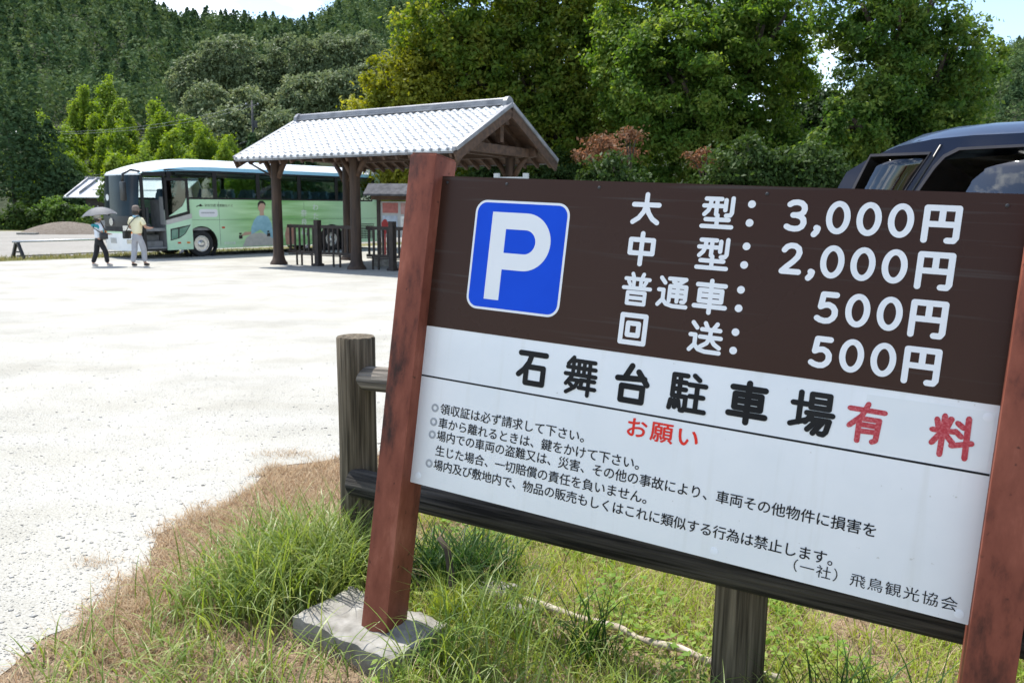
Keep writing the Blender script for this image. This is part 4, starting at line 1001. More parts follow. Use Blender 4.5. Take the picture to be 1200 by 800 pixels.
for y0, y1 in ((0.16, 0.60), (1.90, 2.34)):
    h = patch('headlight', y0, y1, 0.90, 1.12, MT['chrome'], off=0.02, ny=8, nz=3)
    patch('indicator', y0 - 0.10, y0 + 0.30, 0.86, 0.93, MT['amber'], off=0.03, ny=8, nz=2, parent=h)
    patch('fog_lamp', (y0 + y1) / 2 - 0.1, (y0 + y1) / 2 + 0.1, 0.52, 0.66, MT['chrome'], off=0.012, ny=6, nz=3)
patch('number_plate', 1.05, 1.45, 0.52, 0.70, MT['galv'], off=0.015, ny=4, nz=2)
b = MB(); n = 18; c = Vector(nose(1.25, 1.24, -0.03))
b.lathe([(0.13, -0.01), (0.13, 0.012), (0.09, 0.02)], c, axis='X', seg=20); b.build('emblem_disc', MT['chrome'], coach, angle=30)
b = MB(); c = Vector(nose(1.62, 2.06, -0.012)); b.lathe([(0.11, -0.006), (0.11, 0.0)], c, axis='X', seg=18); b.build('windscreen_sticker', MT['buswhite'], coach)
# front corner, door opening frame and the door slid back along the side
b = MB(); b.box((-2.06, 0.03, 1.57), (0.10, 0.06, 2.52)); b.box((-1.62, 0.03, 2.86), (0.78, 0.05, 0.12)); b.box((-1.30, 0.03, 2.3), (0.06, 0.06, 1.3)); b.box((-1.70, 0.06, 0.29), (0.8, 0.12, 0.07))
b.box((-2.06, BW - 0.03, 1.57), (0.10, 0.06, 2.52)); b.box((-1.62, BW - 0.03, 2.86), (0.78, 0.05, 0.12)); b.box((-1.2, BW - 0.03, 2.5), (0.08, 0.06, 0.9))
b.build('door_frame', MT['black'], coach)
w = MB(); w.box((-1.65, BW - 0.02, 2.42), (0.82, 0.01, 0.86)); w.build('window', MT['winglass'], coach)
door = MB()
DX0, DX1 = -1.34, -0.40
door.prism([(DX0, 1.30), (DX1 - 0.06, 1.52), (DX1 - 0.06, 1.62), (DX0 + 0.09, 1.42), (DX0 + 0.09, 2.66), (DX0, 2.74)], XY(-0.10), 0, 0.05)
door.prism([(DX0, 2.74), (DX0 + 0.09, 2.64), (DX1 - 0.16, 2.64), (DX1 - 0.07, 2.74)], XY(-0.10), 0, 0.05)
door.prism([(DX1 - 0.16, 2.64), (DX1 - 0.16, 1.62), (DX1 - 0.06, 1.60), (DX1 - 0.07, 2.74)], XY(-0.10), 0, 0.05)
dr = door.build('door', MT['black'], coach)
w = MB(); w.prism([(DX0 + 0.09, 1.42), (DX1 - 0.16, 1.60), (DX1 - 0.16, 2.64), (DX0 + 0.09, 2.64)], XY(-0.085), 0, 0.012); w.build('door_glass', MT['doorglass'], dr)
w = MB(); w.prism([(DX0 + 0.09, 1.42), (DX1 - 0.16, 1.60), (DX1 - 0.16, 2.06), (DX0 + 0.62, 1.78), (DX0 + 0.36, 1.60)], XY(-0.098), 0, 0.008); w.build('swoosh', MT['buspale'], dr)
w = MB(); w.prism([(DX0, 0.28), (DX1, 0.28), (DX1, 1.36), (DX0, 1.14)], XY(-0.10), 0, 0.05); w.build('lower_panel', MT['buspale'], dr)
w = MB(); w.prism([(DX0, 1.145), (DX1, 1.365), (DX1, 1.53), (DX0, 1.30)], XY(-0.102), 0, 0.05); w.build('silver_band', MT['bussilver'], dr)
w = MB(); w.prism([(DX0 + 0.11, 0.60), (DX0 + 0.44, 0.68), (DX0 + 0.66, 0.82), (DX1 - 0.06, 1.14), (DX0 + 0.13, 1.00)], XY(-0.104), 0, 0.012); w.build('corner_window', MT['black'], dr)
w = MB(); w.prism([(DX0 + 0.14, 0.64), (DX0 + 0.38, 0.69), (DX0 + 0.40, 1.0), (DX0 + 0.17, 0.97)], XY(-0.108), 0, 0.01); w.prism([(DX0 + 0.43, 0.71), (DX0 + 0.63, 0.83), (DX1 - 0.12, 1.10), (DX0 + 0.46, 1.01)], XY(-0.108), 0, 0.01); w.build('corner_pane', mat('reflecting green glass', (0.12, 0.26, 0.18), (0.2, 0.34, 0.26), rough=0.1), dr)
for x, m in ((DX0 + 0.42, 'redlens'), (DX0 + 0.76, 'amber')): w = MB(); w.box((x, -0.108, 0.52), (0.12, 0.014, 0.055), bev=0.005); w.build('marker_lamp', MT[m], dr)
# mirror
b = MB(); b.tube([(-2.05, 0.12, 2.92), (-2.45, -0.10, 2.95), (-2.78, -0.24, 2.80), (-2.82, -0.26, 2.55)], 0.04, seg=8); mi = b.build('mirror_arm', MT['black'], coach, smooth=True)
b = MB(); b.box((-2.82, -0.27, 2.25), (0.12, 0.26, 0.62), bev=0.05); b.build('mirror', MT['black'], mi, angle=40)
# wheels
for x in (0.0, 5.8):
    for y in (0.17, BW - 0.17):
        s = -1 if y < 1 else 1
        b = MB(); b.lathe([(0.28, -0.12), (0.42, -0.135), (0.46, -0.10), (0.46, 0.10), (0.42, 0.135), (0.28, 0.12)], (0, 0, 0), axis='Y', seg=36, cap=False); t = b.build('wheel', MT['rubber'], coach, angle=35); t.location = (x, y, 0.46)
        b = MB(); b.lathe([(0.285, 0.10), (0.285, 0.128), (0.255, 0.130), (0.235, 0.085), (0.13, 0.080), (0.12, 0.135), (0.085, 0.150), (0.03, 0.152)], (0, 0, 0), axis='Y', seg=30)
        if s < 0: b.v = [(p[0], -p[1], p[2]) for p in b.v]
        b.build('rim', MT['chrome'], t, angle=30)
        b = MB()
        for k in range(10):
            a = 2 * math.pi * k / 10; b.lathe([(0.034, 0.078), (0.034, 0.093)], (0.185 * math.cos(a), 0, 0.185 * math.sin(a)), axis='Y', seg=10)
        if s < 0: b.v = [(p[0], -p[1], p[2]) for p in b.v]
        b.build('rim_holes', MT['black'], t)
        b = MB(); b.lathe([(0.61, -0.16), (0.61, 0.10), (0.60, 0.10), (0.60, -0.16)], (x, 0.19 if s < 0 else BW - 0.19, 0.46), axis='Y', seg=40, cap=False); b.build('wheel_arch', MT['black'], coach)
b = MB(); b.box((2.9, 1.25, 0.62), (4.4, 1.9, 0.66)); b.box((7.3, 1.25, 0.62), (1.8, 1.9, 0.6)); b.box((-1.4, 1.45, 0.5), (1.3, 1.8, 0.4)); b.build('underbody', MT['black'], coach)
# side details: marker lamps, panel seams, vents, lettering
for x, z in ((0.86, 1.02), (3.95, 1.02), (7.0, 1.02)): w = MB(); w.box((x, -0.006, z), (0.12, 0.014, 0.06), bev=0.005); w.build('marker_lamp', MT['redlens'], coach)
for x, z in ((1.55, 0.66), (2.76, 0.72), (4.6, 0.70)): w = MB(); w.box((x, -0.006, z), (0.14, 0.014, 0.13), bev=0.004); w.box((x - 0.01, -0.006, z + 0.12), (0.09, 0.014, 0.06)); w.build('side_reflector', MT['black'], coach)
b = MB()
for x in (0.72, 2.95, 4.45, 6.75): b.box((x, -0.001, 1.15), (0.012, 0.004, 1.6))
b.box((3.6, -0.001, 1.30), (9.4, 0.004, 0.012)); b.build('panel_seams', mat('dark seam', (0.10, 0.20, 0.12), (0.12, 0.22, 0.14), rough=0.6), coach)
b = MB()
for k in range(3): b.box((7.65, -0.004, 1.06 - 0.07 * k), (0.9, 0.012, 0.030))
for j in range(6):
    for k in range(6): b.box((7.30 + 0.14 * k, -0.004, 0.86 - 0.075 * j), (0.115, 0.012, 0.045))
b.build('engine_vent', MT['black'], coach)
SIDE = Matrix(((1, 0, 0, 0), (0, 0, -1, 0), (0, 1, 0, 0), (0, 0, 0, 1)))   # text lies on the near side
def side_text(name, body, size, x, z, m, width=None, pitch=None, off=0.0):
    o = text_mesh(name, body, size, 0, 0, 0, m, coach, width=width, pitch=pitch, offset=off); o.matrix_basis = Matrix.Translation((x, -0.005, z)) @ SIDE; return o
side_text('operator_lettering', '奈良交通 定期観光バス', 0.105, 0.16, 1.77, MT['ink_black'], width=1.12)
b = MB(); b.prism([(-0.16, 1.78), (-0.05, 1.82), (0.02, 1.86), (0.08, 1.80), (0.13, 1.80), (0.02, 1.77), (-0.06, 1.79), (-0.14, 1.75)], XY(-0.006), 0, 0.005); b.build('emblem', MT['ink_black'], coach)
b = MB(); b.prism(rrect(-0.06, 1.40, 0.66, 1.68, 0.09), XY(-0.006), 0, 0.005); lb = b.build('white_label', MT['ink_white'], coach)
b = MB()
for k in range(8): b.box((0.05 + 0.065 * k, -0.008, 1.55), (0.045, 0.004, 0.05))
b.build('label_print', MT['ink_grey'], lb)
for i, ch in enumerate('わたしは'): side_text('slogan_lettering', ch, 0.30, 4.86, 1.66 - 0.36 * i, MT['ink_white'])
for i, ch in enumerate('奈良に'): side_text('slogan_lettering', ch, 0.30, 4.28, 1.42 - 0.36 * i, MT['ink_white'])
side_text('fleet_lettering', '奈良交通', 0.12, 0.85, 0.40, MT['ink_white'])
# printed picture of a seated woman in a pale blue shirt on the coach side
ad = MB(); P_ = XY(-0.004)
ad.prism([(1.62, 0.30), (1.78, 0.62), (2.05, 0.78), (2.45, 0.80), (2.95, 0.62), (3.10, 0.42), (3.12, 0.30)], P_, 0, 0.003); adp = ad.build('printed_trousers', mat('printed beige', (0.50, 0.49, 0.44), (0.42, 0.42, 0.38), rough=0.35), coach)
ad = MB(); ad.prism([(1.98, 0.74), (2.02, 1.00), (2.14, 1.26), (2.30, 1.42), (2.52, 1.48), (2.76, 1.40), (2.90, 1.16), (2.96, 0.80), (3.10, 0.46), (2.90, 0.60), (2.62, 0.74), (2.40, 0.92), (2.15, 0.80)], XY(-0.0055), 0, 0.004); ad.build('printed_shirt', mat('printed pale blue', (0.22, 0.44, 0.52), (0.30, 0.54, 0.62), scale=4, rough=0.35), coach)
ad = MB(); ad.prism([(1.50, 0.56), (1.66, 0.70), (1.98, 0.74), (2.02, 0.84), (1.74, 0.84), (1.54, 0.70)], XY(-0.006), 0, 0.004); ad.build('printed_hand', mat('printed hand tone', (0.50, 0.32, 0.23), (0.54, 0.36, 0.26), rough=0.35), coach)
ad = MB()
ad.prism([(2.40, 1.44), (2.60, 1.45), (2.58, 1.60), (2.66, 1.76), (2.62, 1.92), (2.48, 1.96), (2.36, 1.88), (2.35, 1.68), (2.42, 1.58)], XY(-0.0058), 0, 0.004); ad.build('printed_skin', mat('printed skin tone', (0.52, 0.33, 0.24), (0.56, 0.37, 0.27), rough=0.35), coach)
ad = MB(); ad.prism([(2.34, 1.72), (2.34, 1.90), (2.44, 2.00), (2.58, 2.00), (2.68, 1.90), (2.68, 1.80), (2.60, 1.90), (2.46, 1.90), (2.38, 1.82)], XY(-0.0075), 0, 0.004); ad.build('printed_hair', MT['hair'], coach)
ad = MB(); ad.prism([(3.55, 0.30), (3.50, 0.7), (3.60, 1.05), (3.78, 1.12), (3.95, 1.05), (4.02, 0.72), (3.98, 0.30)], P_, 0, 0.003); ad.build('printed_figure', mat('printed rust brown', (0.36, 0.16, 0.11), (0.45, 0.28, 0.20), scale=3, rough=0.35), coach)

# ---------------------------------------------------------------- people
def skin(name, joints, edges, m, parent, sub=2):
    names = list(joints); idx = {k: i for i, k in enumerate(names)}
    me = bpy.data.meshes.new(name); me.from_pydata([joints[k][0] for k in names], [(idx[a], idx[b]) for a, b in edges], [])
    o = bpy.data.objects.new(name, me); COL.objects.link(o)
    sk = o.modifiers.new('skin', 'SKIN'); sk.use_smooth_shade = True; sk.branch_smoothing = 0.5
    for i, k in enumerate(names):
        r = joints[k][1]; r = r if isinstance(r, tuple) else (r, r)
        me.skin_vertices[0].data[i].radius = r; me.skin_vertices[0].data[i].use_root = (i == 0)
    ss = o.modifiers.new('sub', 'SUBSURF'); ss.levels = sub; ss.render_levels = sub
    bpy.context.view_layer.update()
    m2 = bpy.data.meshes.new_from_object(o.evaluated_get(bpy.context.evaluated_depsgraph_get()))
    bpy.data.objects.remove(o); bpy.data.meshes.remove(me)
    m2.name = name; m2.materials.clear(); m2.materials.append(m); m2.polygons.foreach_set('use_smooth', [True] * len(m2.polygons))
    q = bpy.data.objects.new(name, m2); COL.objects.link(q); q.parent = parent; return q
def person(loc, rz, label, h, stride, arms, top_m, leg_m, shoe_m, hatfn, sleeve='short', headturn=0.0, topc=1.0, group=None):
    """h height in m; local +Y is the way the person faces, +X their right"""
    e = empty('person', label, 'person', loc=loc, rz=rz, group=group); k = h / 1.70
    J = lambda x, y, z, r: ((x * k, y * k, z * k), tuple(q * k for q in r) if isinstance(r, tuple) else r * k)
    fr, fl = stride       # forward reach of right and left foot
    body = {
        'pelvis': J(0, 0, 0.94, (0.105, 0.080)), 'waist': J(0, 0.005, 1.06, (0.115, 0.085)), 'chest': J(0, 0.01, 1.28, (0.145, 0.10)), 'neckb': J(0, 0.0, 1.42, (0.075, 0.06)), 'neck': J(0, 0.015, 1.48, 0.048),
        'jaw': J(0, 0.045, 1.545, (0.062, 0.066)), 'head': J(0, 0.03, 1.62, (0.078, 0.094)), 'crown': J(0, 0.015, 1.685, (0.058, 0.070)), 'nose': J(0, 0.145, 1.60, 0.012),
        'shr': J(0.175, 0, 1.385, 0.056), 'shl': J(-0.175, 0, 1.385, 0.056),
        'hr': J(0.085, 0.0, 0.84, 0.070), 'hl': J(-0.085, 0.0, 0.84, 0.070),
        'kr': J(0.10, fr * 0.55 + 0.04, 0.49, 0.058), 'kl': J(-0.10, fl * 0.55 + 0.04, 0.49, 0.058),
        'ar': J(0.10, fr - 0.03, 0.09, 0.038), 'al': J(-0.10, fl - 0.03, 0.09, 0.038), 'tr': J(0.11, fr + 0.15, 0.035, 0.030), 'tl': J(-0.11, fl + 0.15, 0.035, 0.030),
    }
    for s, (el, wr, hd) in arms.items():
        body['e' + s] = J(*el, 0.042); body['w' + s] = J(*wr, 0.030)
        E_, W_, H_ = Vector(el), Vector(wr), Vector(hd); dr = (H_ - W_).normalized()
        side = dr.cross(Vector((0, 0, 1))); side = side.normalized() if side.length > 0.1 else Vector((0, 1, 0))
        pm = W_ + dr * 0.055; body['p' + s] = J(*pm, (0.034, 0.022))
        for q in range(4):
            f0 = W_ + dr * 0.095 + side * (q - 1.5) * 0.020; f1 = f0 + dr * (0.045 + 0.012 * (1 - abs(q - 1.5) / 1.5)) + Vector((0, 0, -0.012))
            body['f%d%s' % (q, s)] = J(*f0, 0.010); body['g%d%s' % (q, s)] = J(*f1, 0.008)
        th = W_ + dr * 0.05 + side * 0.045; body['u' + s] = J(*th, 0.010)
    ed = [('pelvis', 'waist'), ('waist', 'chest'), ('chest', 'neckb'), ('neckb', 'neck'), ('neck', 'jaw'), ('jaw', 'head'), ('head', 'crown'), ('head', 'nose'), ('chest', 'shr'), ('chest', 'shl'), ('pelvis', 'hr'), ('pelvis', 'hl'),
          ('hr', 'kr'), ('hl', 'kl'), ('kr', 'ar'), ('kl', 'al'), ('ar', 'tr'), ('al', 'tl')]
    for s in ('r', 'l'):
        ed += [('sh' + s, 'e' + s), ('e' + s, 'w' + s), ('w' + s, 'p' + s), ('p' + s, 'u' + s)]
        for q in range(4): ed += [('p' + s, 'f%d%s' % (q, s)), ('f%d%s' % (q, s), 'g%d%s' % (q, s))]
    skin('body', body, ed, MT['skin'], e)
    g = 1.20 * topc; P = lambda n, r: (body[n][0], tuple(q * k for q in r) if isinstance(r, tuple) else r * k)
    tp = {'pelvis': ((0, 0, 0.90 * k), (0.165 * k * topc, 0.135 * k * topc)), 'waist': P('waist', (0.160 * topc, 0.130 * topc)), 'chest': P('chest', (0.172 * topc, 0.128)), 'neckb': P('neckb', (0.105, 0.085)), 'collar': ((0, 0.01 * k, 1.46 * k), 0.062 * k)}
    te = [('pelvis', 'waist'), ('waist', 'chest'), ('chest', 'neckb'), ('neckb', 'collar')]
    for s in ('r', 'l'):
        tp['sh' + s] = P('sh' + s, 0.078); te.append(('chest', 'sh' + s))
        a, b2 = Vector(body['sh' + s][0]), Vector(body['e' + s][0])
        if sleeve == 'short':
            tp['e' + s] = (tuple(a.lerp(b2, 0.80)), 0.070 * k); te.append(('sh' + s, 'e' + s))
        else:
            tp['e' + s] = (tuple(b2), 0.058 * k); tp['w' + s] = (tuple(b2.lerp(Vector(body['w' + s][0]), 0.92)), 0.045 * k); te += [('sh' + s, 'e' + s), ('e' + s, 'w' + s)]
    skin('shirt', tp, te, top_m, e)
    tr = {'belt': ((0, 0, 1.02 * k), (0.140 * k, 0.108 * k)), 'pelvis': ((0, 0, 0.92 * k), (0.150 * k, 0.118 * k)), 'hr': ((0.088 * k, fr * 0.18 * k, 0.76 * k), 0.100 * k), 'hl': ((-0.088 * k, fl * 0.18 * k, 0.76 * k), 0.100 * k), 'kr': P('kr', 0.086), 'kl': P('kl', 0.086)}
    for s in ('r', 'l'):
        kn, an = Vector(body['k' + s][0]), Vector(body['a' + s][0]); tr['a' + s] = (tuple(kn.lerp(an, 0.95)), 0.074 * k)
    skin('trousers', tr, [('belt', 'pelvis'), ('pelvis', 'hr'), ('pelvis', 'hl'), ('hr', 'kr'), ('hl', 'kl'), ('kr', 'ar'), ('kl', 'al')], leg_m, e)
    for s in ('r', 'l'):
        a, t = Vector(body['a' + s][0]), Vector(body['t' + s][0])
        skin('shoe', {'a': (tuple(a + Vector((0, -0.03, -0.035)) * k), 0.048 * k), 'm': (tuple(a.lerp(t, 0.55) + Vector((0, 0, -0.012))), (0.046 * k, 0.044 * k)), 't': (tuple(t), (0.044 * k, 0.034 * k))}, [('a', 'm'), ('m', 't')], shoe_m, e)
    for s in (-1, 1):
        b = MB(); b.lathe([(0.002, -0.008), (0.012, 0), (0.002, 0.008)], (s * 0.032 * k, 0.118 * k, 1.625 * k), axis='Y', seg=10); b.build('eye', MT['hair'], e)
        b = MB(); b.lathe([(0.010, -0.016), (0.024, 0.0), (0.010, 0.016)], (s * 0.082 * k, 0.025 * k, 1.60 * k), axis='X', seg=10); b.build('ear', MT['skin'], e, smooth=True)
    b = MB(); b.box((0, 0.112 * k, 1.555 * k), (0.045, 0.012, 0.008)); b.build('mouth', MT['redlens'], e)
    hatfn(e, k); return e, body, k
def hat(crown_m, brim):
    def fn(e, k):
        b = MB(); b.lathe([(0.094, 1.58), (0.102, 1.63), (0.100, 1.69), (0.085, 1.735), (0.045, 1.76), (0.005, 1.765)], (0, 0.012, 0), seg=18)
        if brim: b.lathe([(0.100, 1.640), (0.165, 1.615), (0.168, 1.609), (0.100, 1.632)], (0, 0.012, 0), seg=22)
        else: b.prism([(-0.085, 0.08), (0.085, 0.08), (0.07, 0.17), (0, 0.195), (-0.07, 0.17)], lambda u, v, d: (u, v, d - (v - 0.08) * 0.2), 1.645, 1.655)
        b.v = [(p[0] * k, p[1] * k, p[2] * k) for p in b.v]; b.build('hat', crown_m, e, angle=40)
        b = MB(); b.lathe([(0.070, 1.50), (0.088, 1.54), (0.094, 1.60)], (0, -0.006, 0), seg=18, cap=False); b.v = [(p[0] * k, p[1] * k, p[2] * k) for p in b.v if True]
        b.v = [(p[0], min(p[1], 0.045), p[2]) for p in b.v]; b.build('hair', MT['hair'], e, smooth=True)
    return fn
C_yel = mat('pale yellow shirt cloth', (0.80, 0.74, 0.50), (0.74, 0.68, 0.46), rough=0.9)
C_gry = mat('grey trouser cloth', (0.40, 0.40, 0.42), (0.34, 0.34, 0.36), rough=0.9)
C_blk = mat('black trouser cloth', (0.012, 0.012, 0.014), (0.02, 0.02, 0.022), rough=0.9)
C_wht = mat('white shirt cloth', (0.72, 0.75, 0.80), (0.66, 0.70, 0.76), rough=0.9)
C_teal = mat('teal cloth', (0.02, 0.24, 0.28), (0.03, 0.30, 0.34), rough=0.9)
C_cap = mat('grey cap cloth', (0.16, 0.12, 0.10), (0.2, 0.16, 0.13), rough=0.9)
C_hat = mat('white hat cloth', (0.70, 0.68, 0.62), (0.64, 0.62, 0.58), rough=0.9)
man, mb_, mk = person((-11.087, 23.33, 0), -0.25, 'man in a pale yellow shirt and grey trousers walking to the coach', 1.72, (0.16, -0.10),
    {'r': ((0.27, 0.05, 1.13), (0.25, 0.27, 1.10), (0.23, 0.36, 1.12)), 'l': ((-0.26, 0.02, 1.12), (-0.22, 0.22, 1.05), (-0.18, 0.30, 1.05))}, C_yel, C_gry, MT['black'], hat(C_cap, False), topc=1.08)
b = MB(); b.lathe([(0.075, 1.425), (0.098, 1.445), (0.080, 1.49)], (0, 0.004, 0), seg=16); b.build('neck_towel', mat('pale blue towel', (0.30, 0.52, 0.62), (0.36, 0.58, 0.68), rough=0.95), man, smooth=True)
wom, wb_, wk = person((-12.141, 23.164, 0), -0.75, 'woman in a white top, teal scarf and black trousers walking under an umbrella', 1.48, (0.22, -0.18),
    {'r': ((0.22, 0.06, 1.12), (0.16, 0.28, 1.08), (0.10, 0.36, 1.08)), 'l': ((-0.23, 0.06, 1.14), (-0.15, 0.17, 1.26), (-0.11, 0.20, 1.32))}, C_wht, C_blk, mat('pale shoe', (0.5, 0.48, 0.45), rough=0.8), hat(C_hat, True), topc=1.02)
b = MB(); b.tube([(-0.14, -0.05, 1.32), (-0.10, -0.13, 1.37), (0.06, -0.14, 1.37), (0.17, -0.06, 1.34), (0.20, 0.06, 1.24), (0.22, 0.10, 1.08)], [0.045, 0.05, 0.05, 0.055, 0.05, 0.035], seg=10); b.v = [(p[0] * wk, p[1] * wk, p[2] * wk) for p in b.v]
b.build('scarf', C_teal, wom, smooth=True)
# bags and umbrella are things of their own
def bag(name, e, strap, c, size, label, rot=0.0):
    o = empty(name, label, 'bag', loc=e.location, rz=e.rotation_euler.z)
    b = MB(); b.box(c, size, Matrix.Rotation(rot, 3, 'Y'), bev=0.025); b.build('pouch', MT['black'], o, angle=40)
    b = MB(); b.tube(strap, 0.014, seg=6); b.build('strap', MT['black'], o, smooth=True)
bag('shoulder_bag', man, [(0.12, -0.02, 1.475), (0.06, -0.125, 1.42), (-0.08, -0.185, 1.25), (-0.22, -0.16, 1.05), (-0.27, -0.06, 0.95), (-0.22, 0.10, 1.05), (-0.02, 0.16, 1.25), (0.11, 0.08, 1.44)], (-0.27, -0.10, 0.93), (0.10, 0.26, 0.24), 'small black shoulder bag worn across the back of the man in yellow')
bag('handbag', wom, [(-0.12, 0.0, 1.38), (-0.02, -0.13, 1.30), (0.12, -0.16, 1.12), (0.24, -0.02, 0.98), (0.22, 0.12, 0.97), (0.10, 0.15, 1.08), (-0.08, 0.10, 1.34)], (0.24, 0.06, 0.88), (0.10, 0.22, 0.17), 'black handbag at the hip of the woman under the umbrella')
umb = empty('umbrella', 'dark grey open umbrella held by the woman in white', 'umbrella', loc=wom.location, rz=wom.rotation_euler.z)
hx, hy, hz = -0.12, 0.15, 1.25
UR = Matrix.Rotation(-0.06, 4, 'Y') @ Matrix.Rotation(0.10, 4, 'X')
b = MB(); b.tube([(0, 0, -0.16), (0, 0, 0.52)], 0.009, seg=8); sh = b.build('shaft', MT['galv'], umb); sh.matrix_basis = Matrix.Translation((hx, hy, hz)) @ UR
b = MB(); b.tube([(0, 0, -0.18), (0, 0, -0.06)], 0.016, seg=8); sh = b.build('handle', MT['black'], umb); sh.matrix_basis = Matrix.Translation((hx, hy, hz)) @ UR
b = MB(); nr = 8
def can(u, v):
    a = 2 * math.pi * u; r = 0.49 * v; seg = (a / (2 * math.pi / nr)) % 1.0
    sc = 1 - 0.045 * math.sin(math.pi * seg) * v; z = 0.47 - 0.24 * v ** 2.0 + 0.018 * math.sin(math.pi * seg) * v
    return (r * sc * math.cos(a), r * sc * math.sin(a), z)
b.grid(48, 8, can); b.grid(48, 8, lambda u, v: tuple(Vector(can(u, v)) - Vector((0, 0, 0.004))))
cn = b.build('canopy', mat('dark grey umbrella cloth', (0.085, 0.088, 0.095), (0.11, 0.113, 0.12), rough=0.7), umb, smooth=True, recalc=False); cn.matrix_basis = Matrix.Translation((hx, hy, hz)) @ UR
b = MB()
for k in range(nr):
    a = 2 * math.pi * k / nr; b.tube([(0.49 * v * math.cos(a), 0.49 * v * math.sin(a), 0.46 - 0.24 * v ** 2) for v in (0, 0.25, 0.5, 0.75, 1.0)], 0.004, seg=5)
    b.tube([(0, 0, 0.22), (0.27 * math.cos(a), 0.27 * math.sin(a), 0.39)], 0.003, seg=5)
rb = b.build('ribs', MT['galv'], umb); rb.matrix_basis = Matrix.Translation((hx, hy, hz)) @ UR

# ---------------------------------------------------------------- low pipe barrier at the far left
bar = empty('pipe_barrier', 'low pipe barrier on A-shaped black stands at the car park edge', 'barrier', loc=(-16.56, 26.29, 0), rz=math.atan2(3.0, 1.45))
b = MB(); b.tube([(-0.1, 0, 0.56), (4.9, 0, 0.56)], 0.035, seg=10); b.build('top_pipe', MT['galv'], bar, smooth=True)
b = MB(); b.tube([(0, 0, 0.08), (4.8, 0, 0.08)], 0.02, seg=8); b.build('lower_pipe', MT['black'], bar, smooth=True)
for x in (0.05, 4.75):
    b = MB(); b.beam((x, -0.05, 0.52), (x - 0.0, -0.30, 0.0), 0.09, 0.07); b.beam((x, 0.05, 0.52), (x + 0.0, 0.30, 0.0), 0.09, 0.07); b.box((x, 0, 0.22), (0.05, 0.32, 0.05)); b.build('stand', MT['black'], bar)

# ---------------------------------------------------------------- notice board, small box, red sign, tube frame behind the sign
nb = empty('notice_board', 'small roofed notice board with red and white posters behind the shelter', 'notice board', loc=(-4.40, 30.2, gz(0, 30.2)), rz=math.radians(-12))
b = MB()
for x in (-0.75, 0.75): b.box((x, 0, 1.15), (0.13, 0.13, 2.3))
b.build('post', MT['wooddark'], nb)
b = MB()
for s in (-1, 1): b.add([(-1.15, s * 0.55, 2.22), (1.15, s * 0.55, 2.22), (1.15, 0, 2.62), (-1.15, 0, 2.62), (-1.15, s * 0.55, 2.29), (1.15, s * 0.55, 2.29), (1.15, 0, 2.69), (-1.15, 0, 2.69)], [(0, 1, 2, 3), (4, 5, 6, 7), (0, 1, 5, 4), (1, 2, 6, 5), (0, 3, 7, 4)])
b.build('roof', mat('old board roof', (0.07, 0.07, 0.075), (0.12, 0.12, 0.125), rough=0.9, spec=0.1), nb)
b = MB(); b.box((0, 0, 2.16), (1.9, 0.5, 0.16)); b.build('lintel', MT['wood'], nb)
b = MB(); b.box((0, 0.02, 1.35), (1.36, 0.06, 1.35)); b.build('board', mat('pale board', (0.36, 0.38, 0.38), (0.42, 0.44, 0.44), rough=0.6), nb)
for (x, z, w, h, c) in ((-0.28, 1.78, 0.62, 0.38, (0.30, 0.10, 0.09)), (0.38, 1.76, 0.48, 0.42, (0.34, 0.20, 0.19)), (-0.3, 1.24, 0.6, 0.50, (0.30, 0.36, 0.44)), (0.38, 1.2, 0.5, 0.55, (0.55, 0.56, 0.55))):
    b = MB(); b.box((x, -0.018, z), (w, 0.01, h)); b.build('poster', mat('poster paper', c, tuple(q * 1.4 for q in c), scale=7, rough=0.6), nb)
b = MB(); b.box((0, 0, 0.17), (0.62, 0.45, 0.34), bev=0.02); o = b.build('concrete_box', MT['concrete'], angle=40); o.location = (-4.05, 24.6, 0); tag(o, 'small grey concrete box on the ground under the railing', 'box')
b = MB(); b.prism([(-0.10, 0.95), (0.10, 0.95), (0.11, 1.30), (0.03, 1.42), (-0.03, 1.42), (-0.11, 1.30)], lambda u, v, d: (u, d, v), -0.06, 0.06); b.tube([(0, 0, 0), (0, 0, 1.0)], 0.03, seg=8)
o = b.build('fire_hydrant_marker', mat('red paint', (0.45, 0.02, 0.02), (0.5, 0.03, 0.03), rough=0.4)); o.location = (-4.30, 26.6, 0); tag(o, 'red marker post seen between the log post and the notice board', 'marker post')
ff = empty('tube_frame', 'grey square tube frame whose tops show above the signboard', 'frame', loc=(-0.02, 6.6, 0), rz=-0.3)
for x in (-0.125, 0.125): b = MB(); b.box((x, 0, 1.0), (0.042, 0.042, 2.0)); b.build('upright', MT['galv'], ff)
for z in (1.955, 1.2, 0.4): b = MB(); b.box((0, 0, z), (0.21, 0.03, 0.03)); b.build('crossbar', MT['galv'], ff)
for x in (-0.125, 0.125): b = MB(); b.box((x, 0, 0.02), (0.06, 0.6, 0.04)); b.build('foot', MT['galv'], ff)

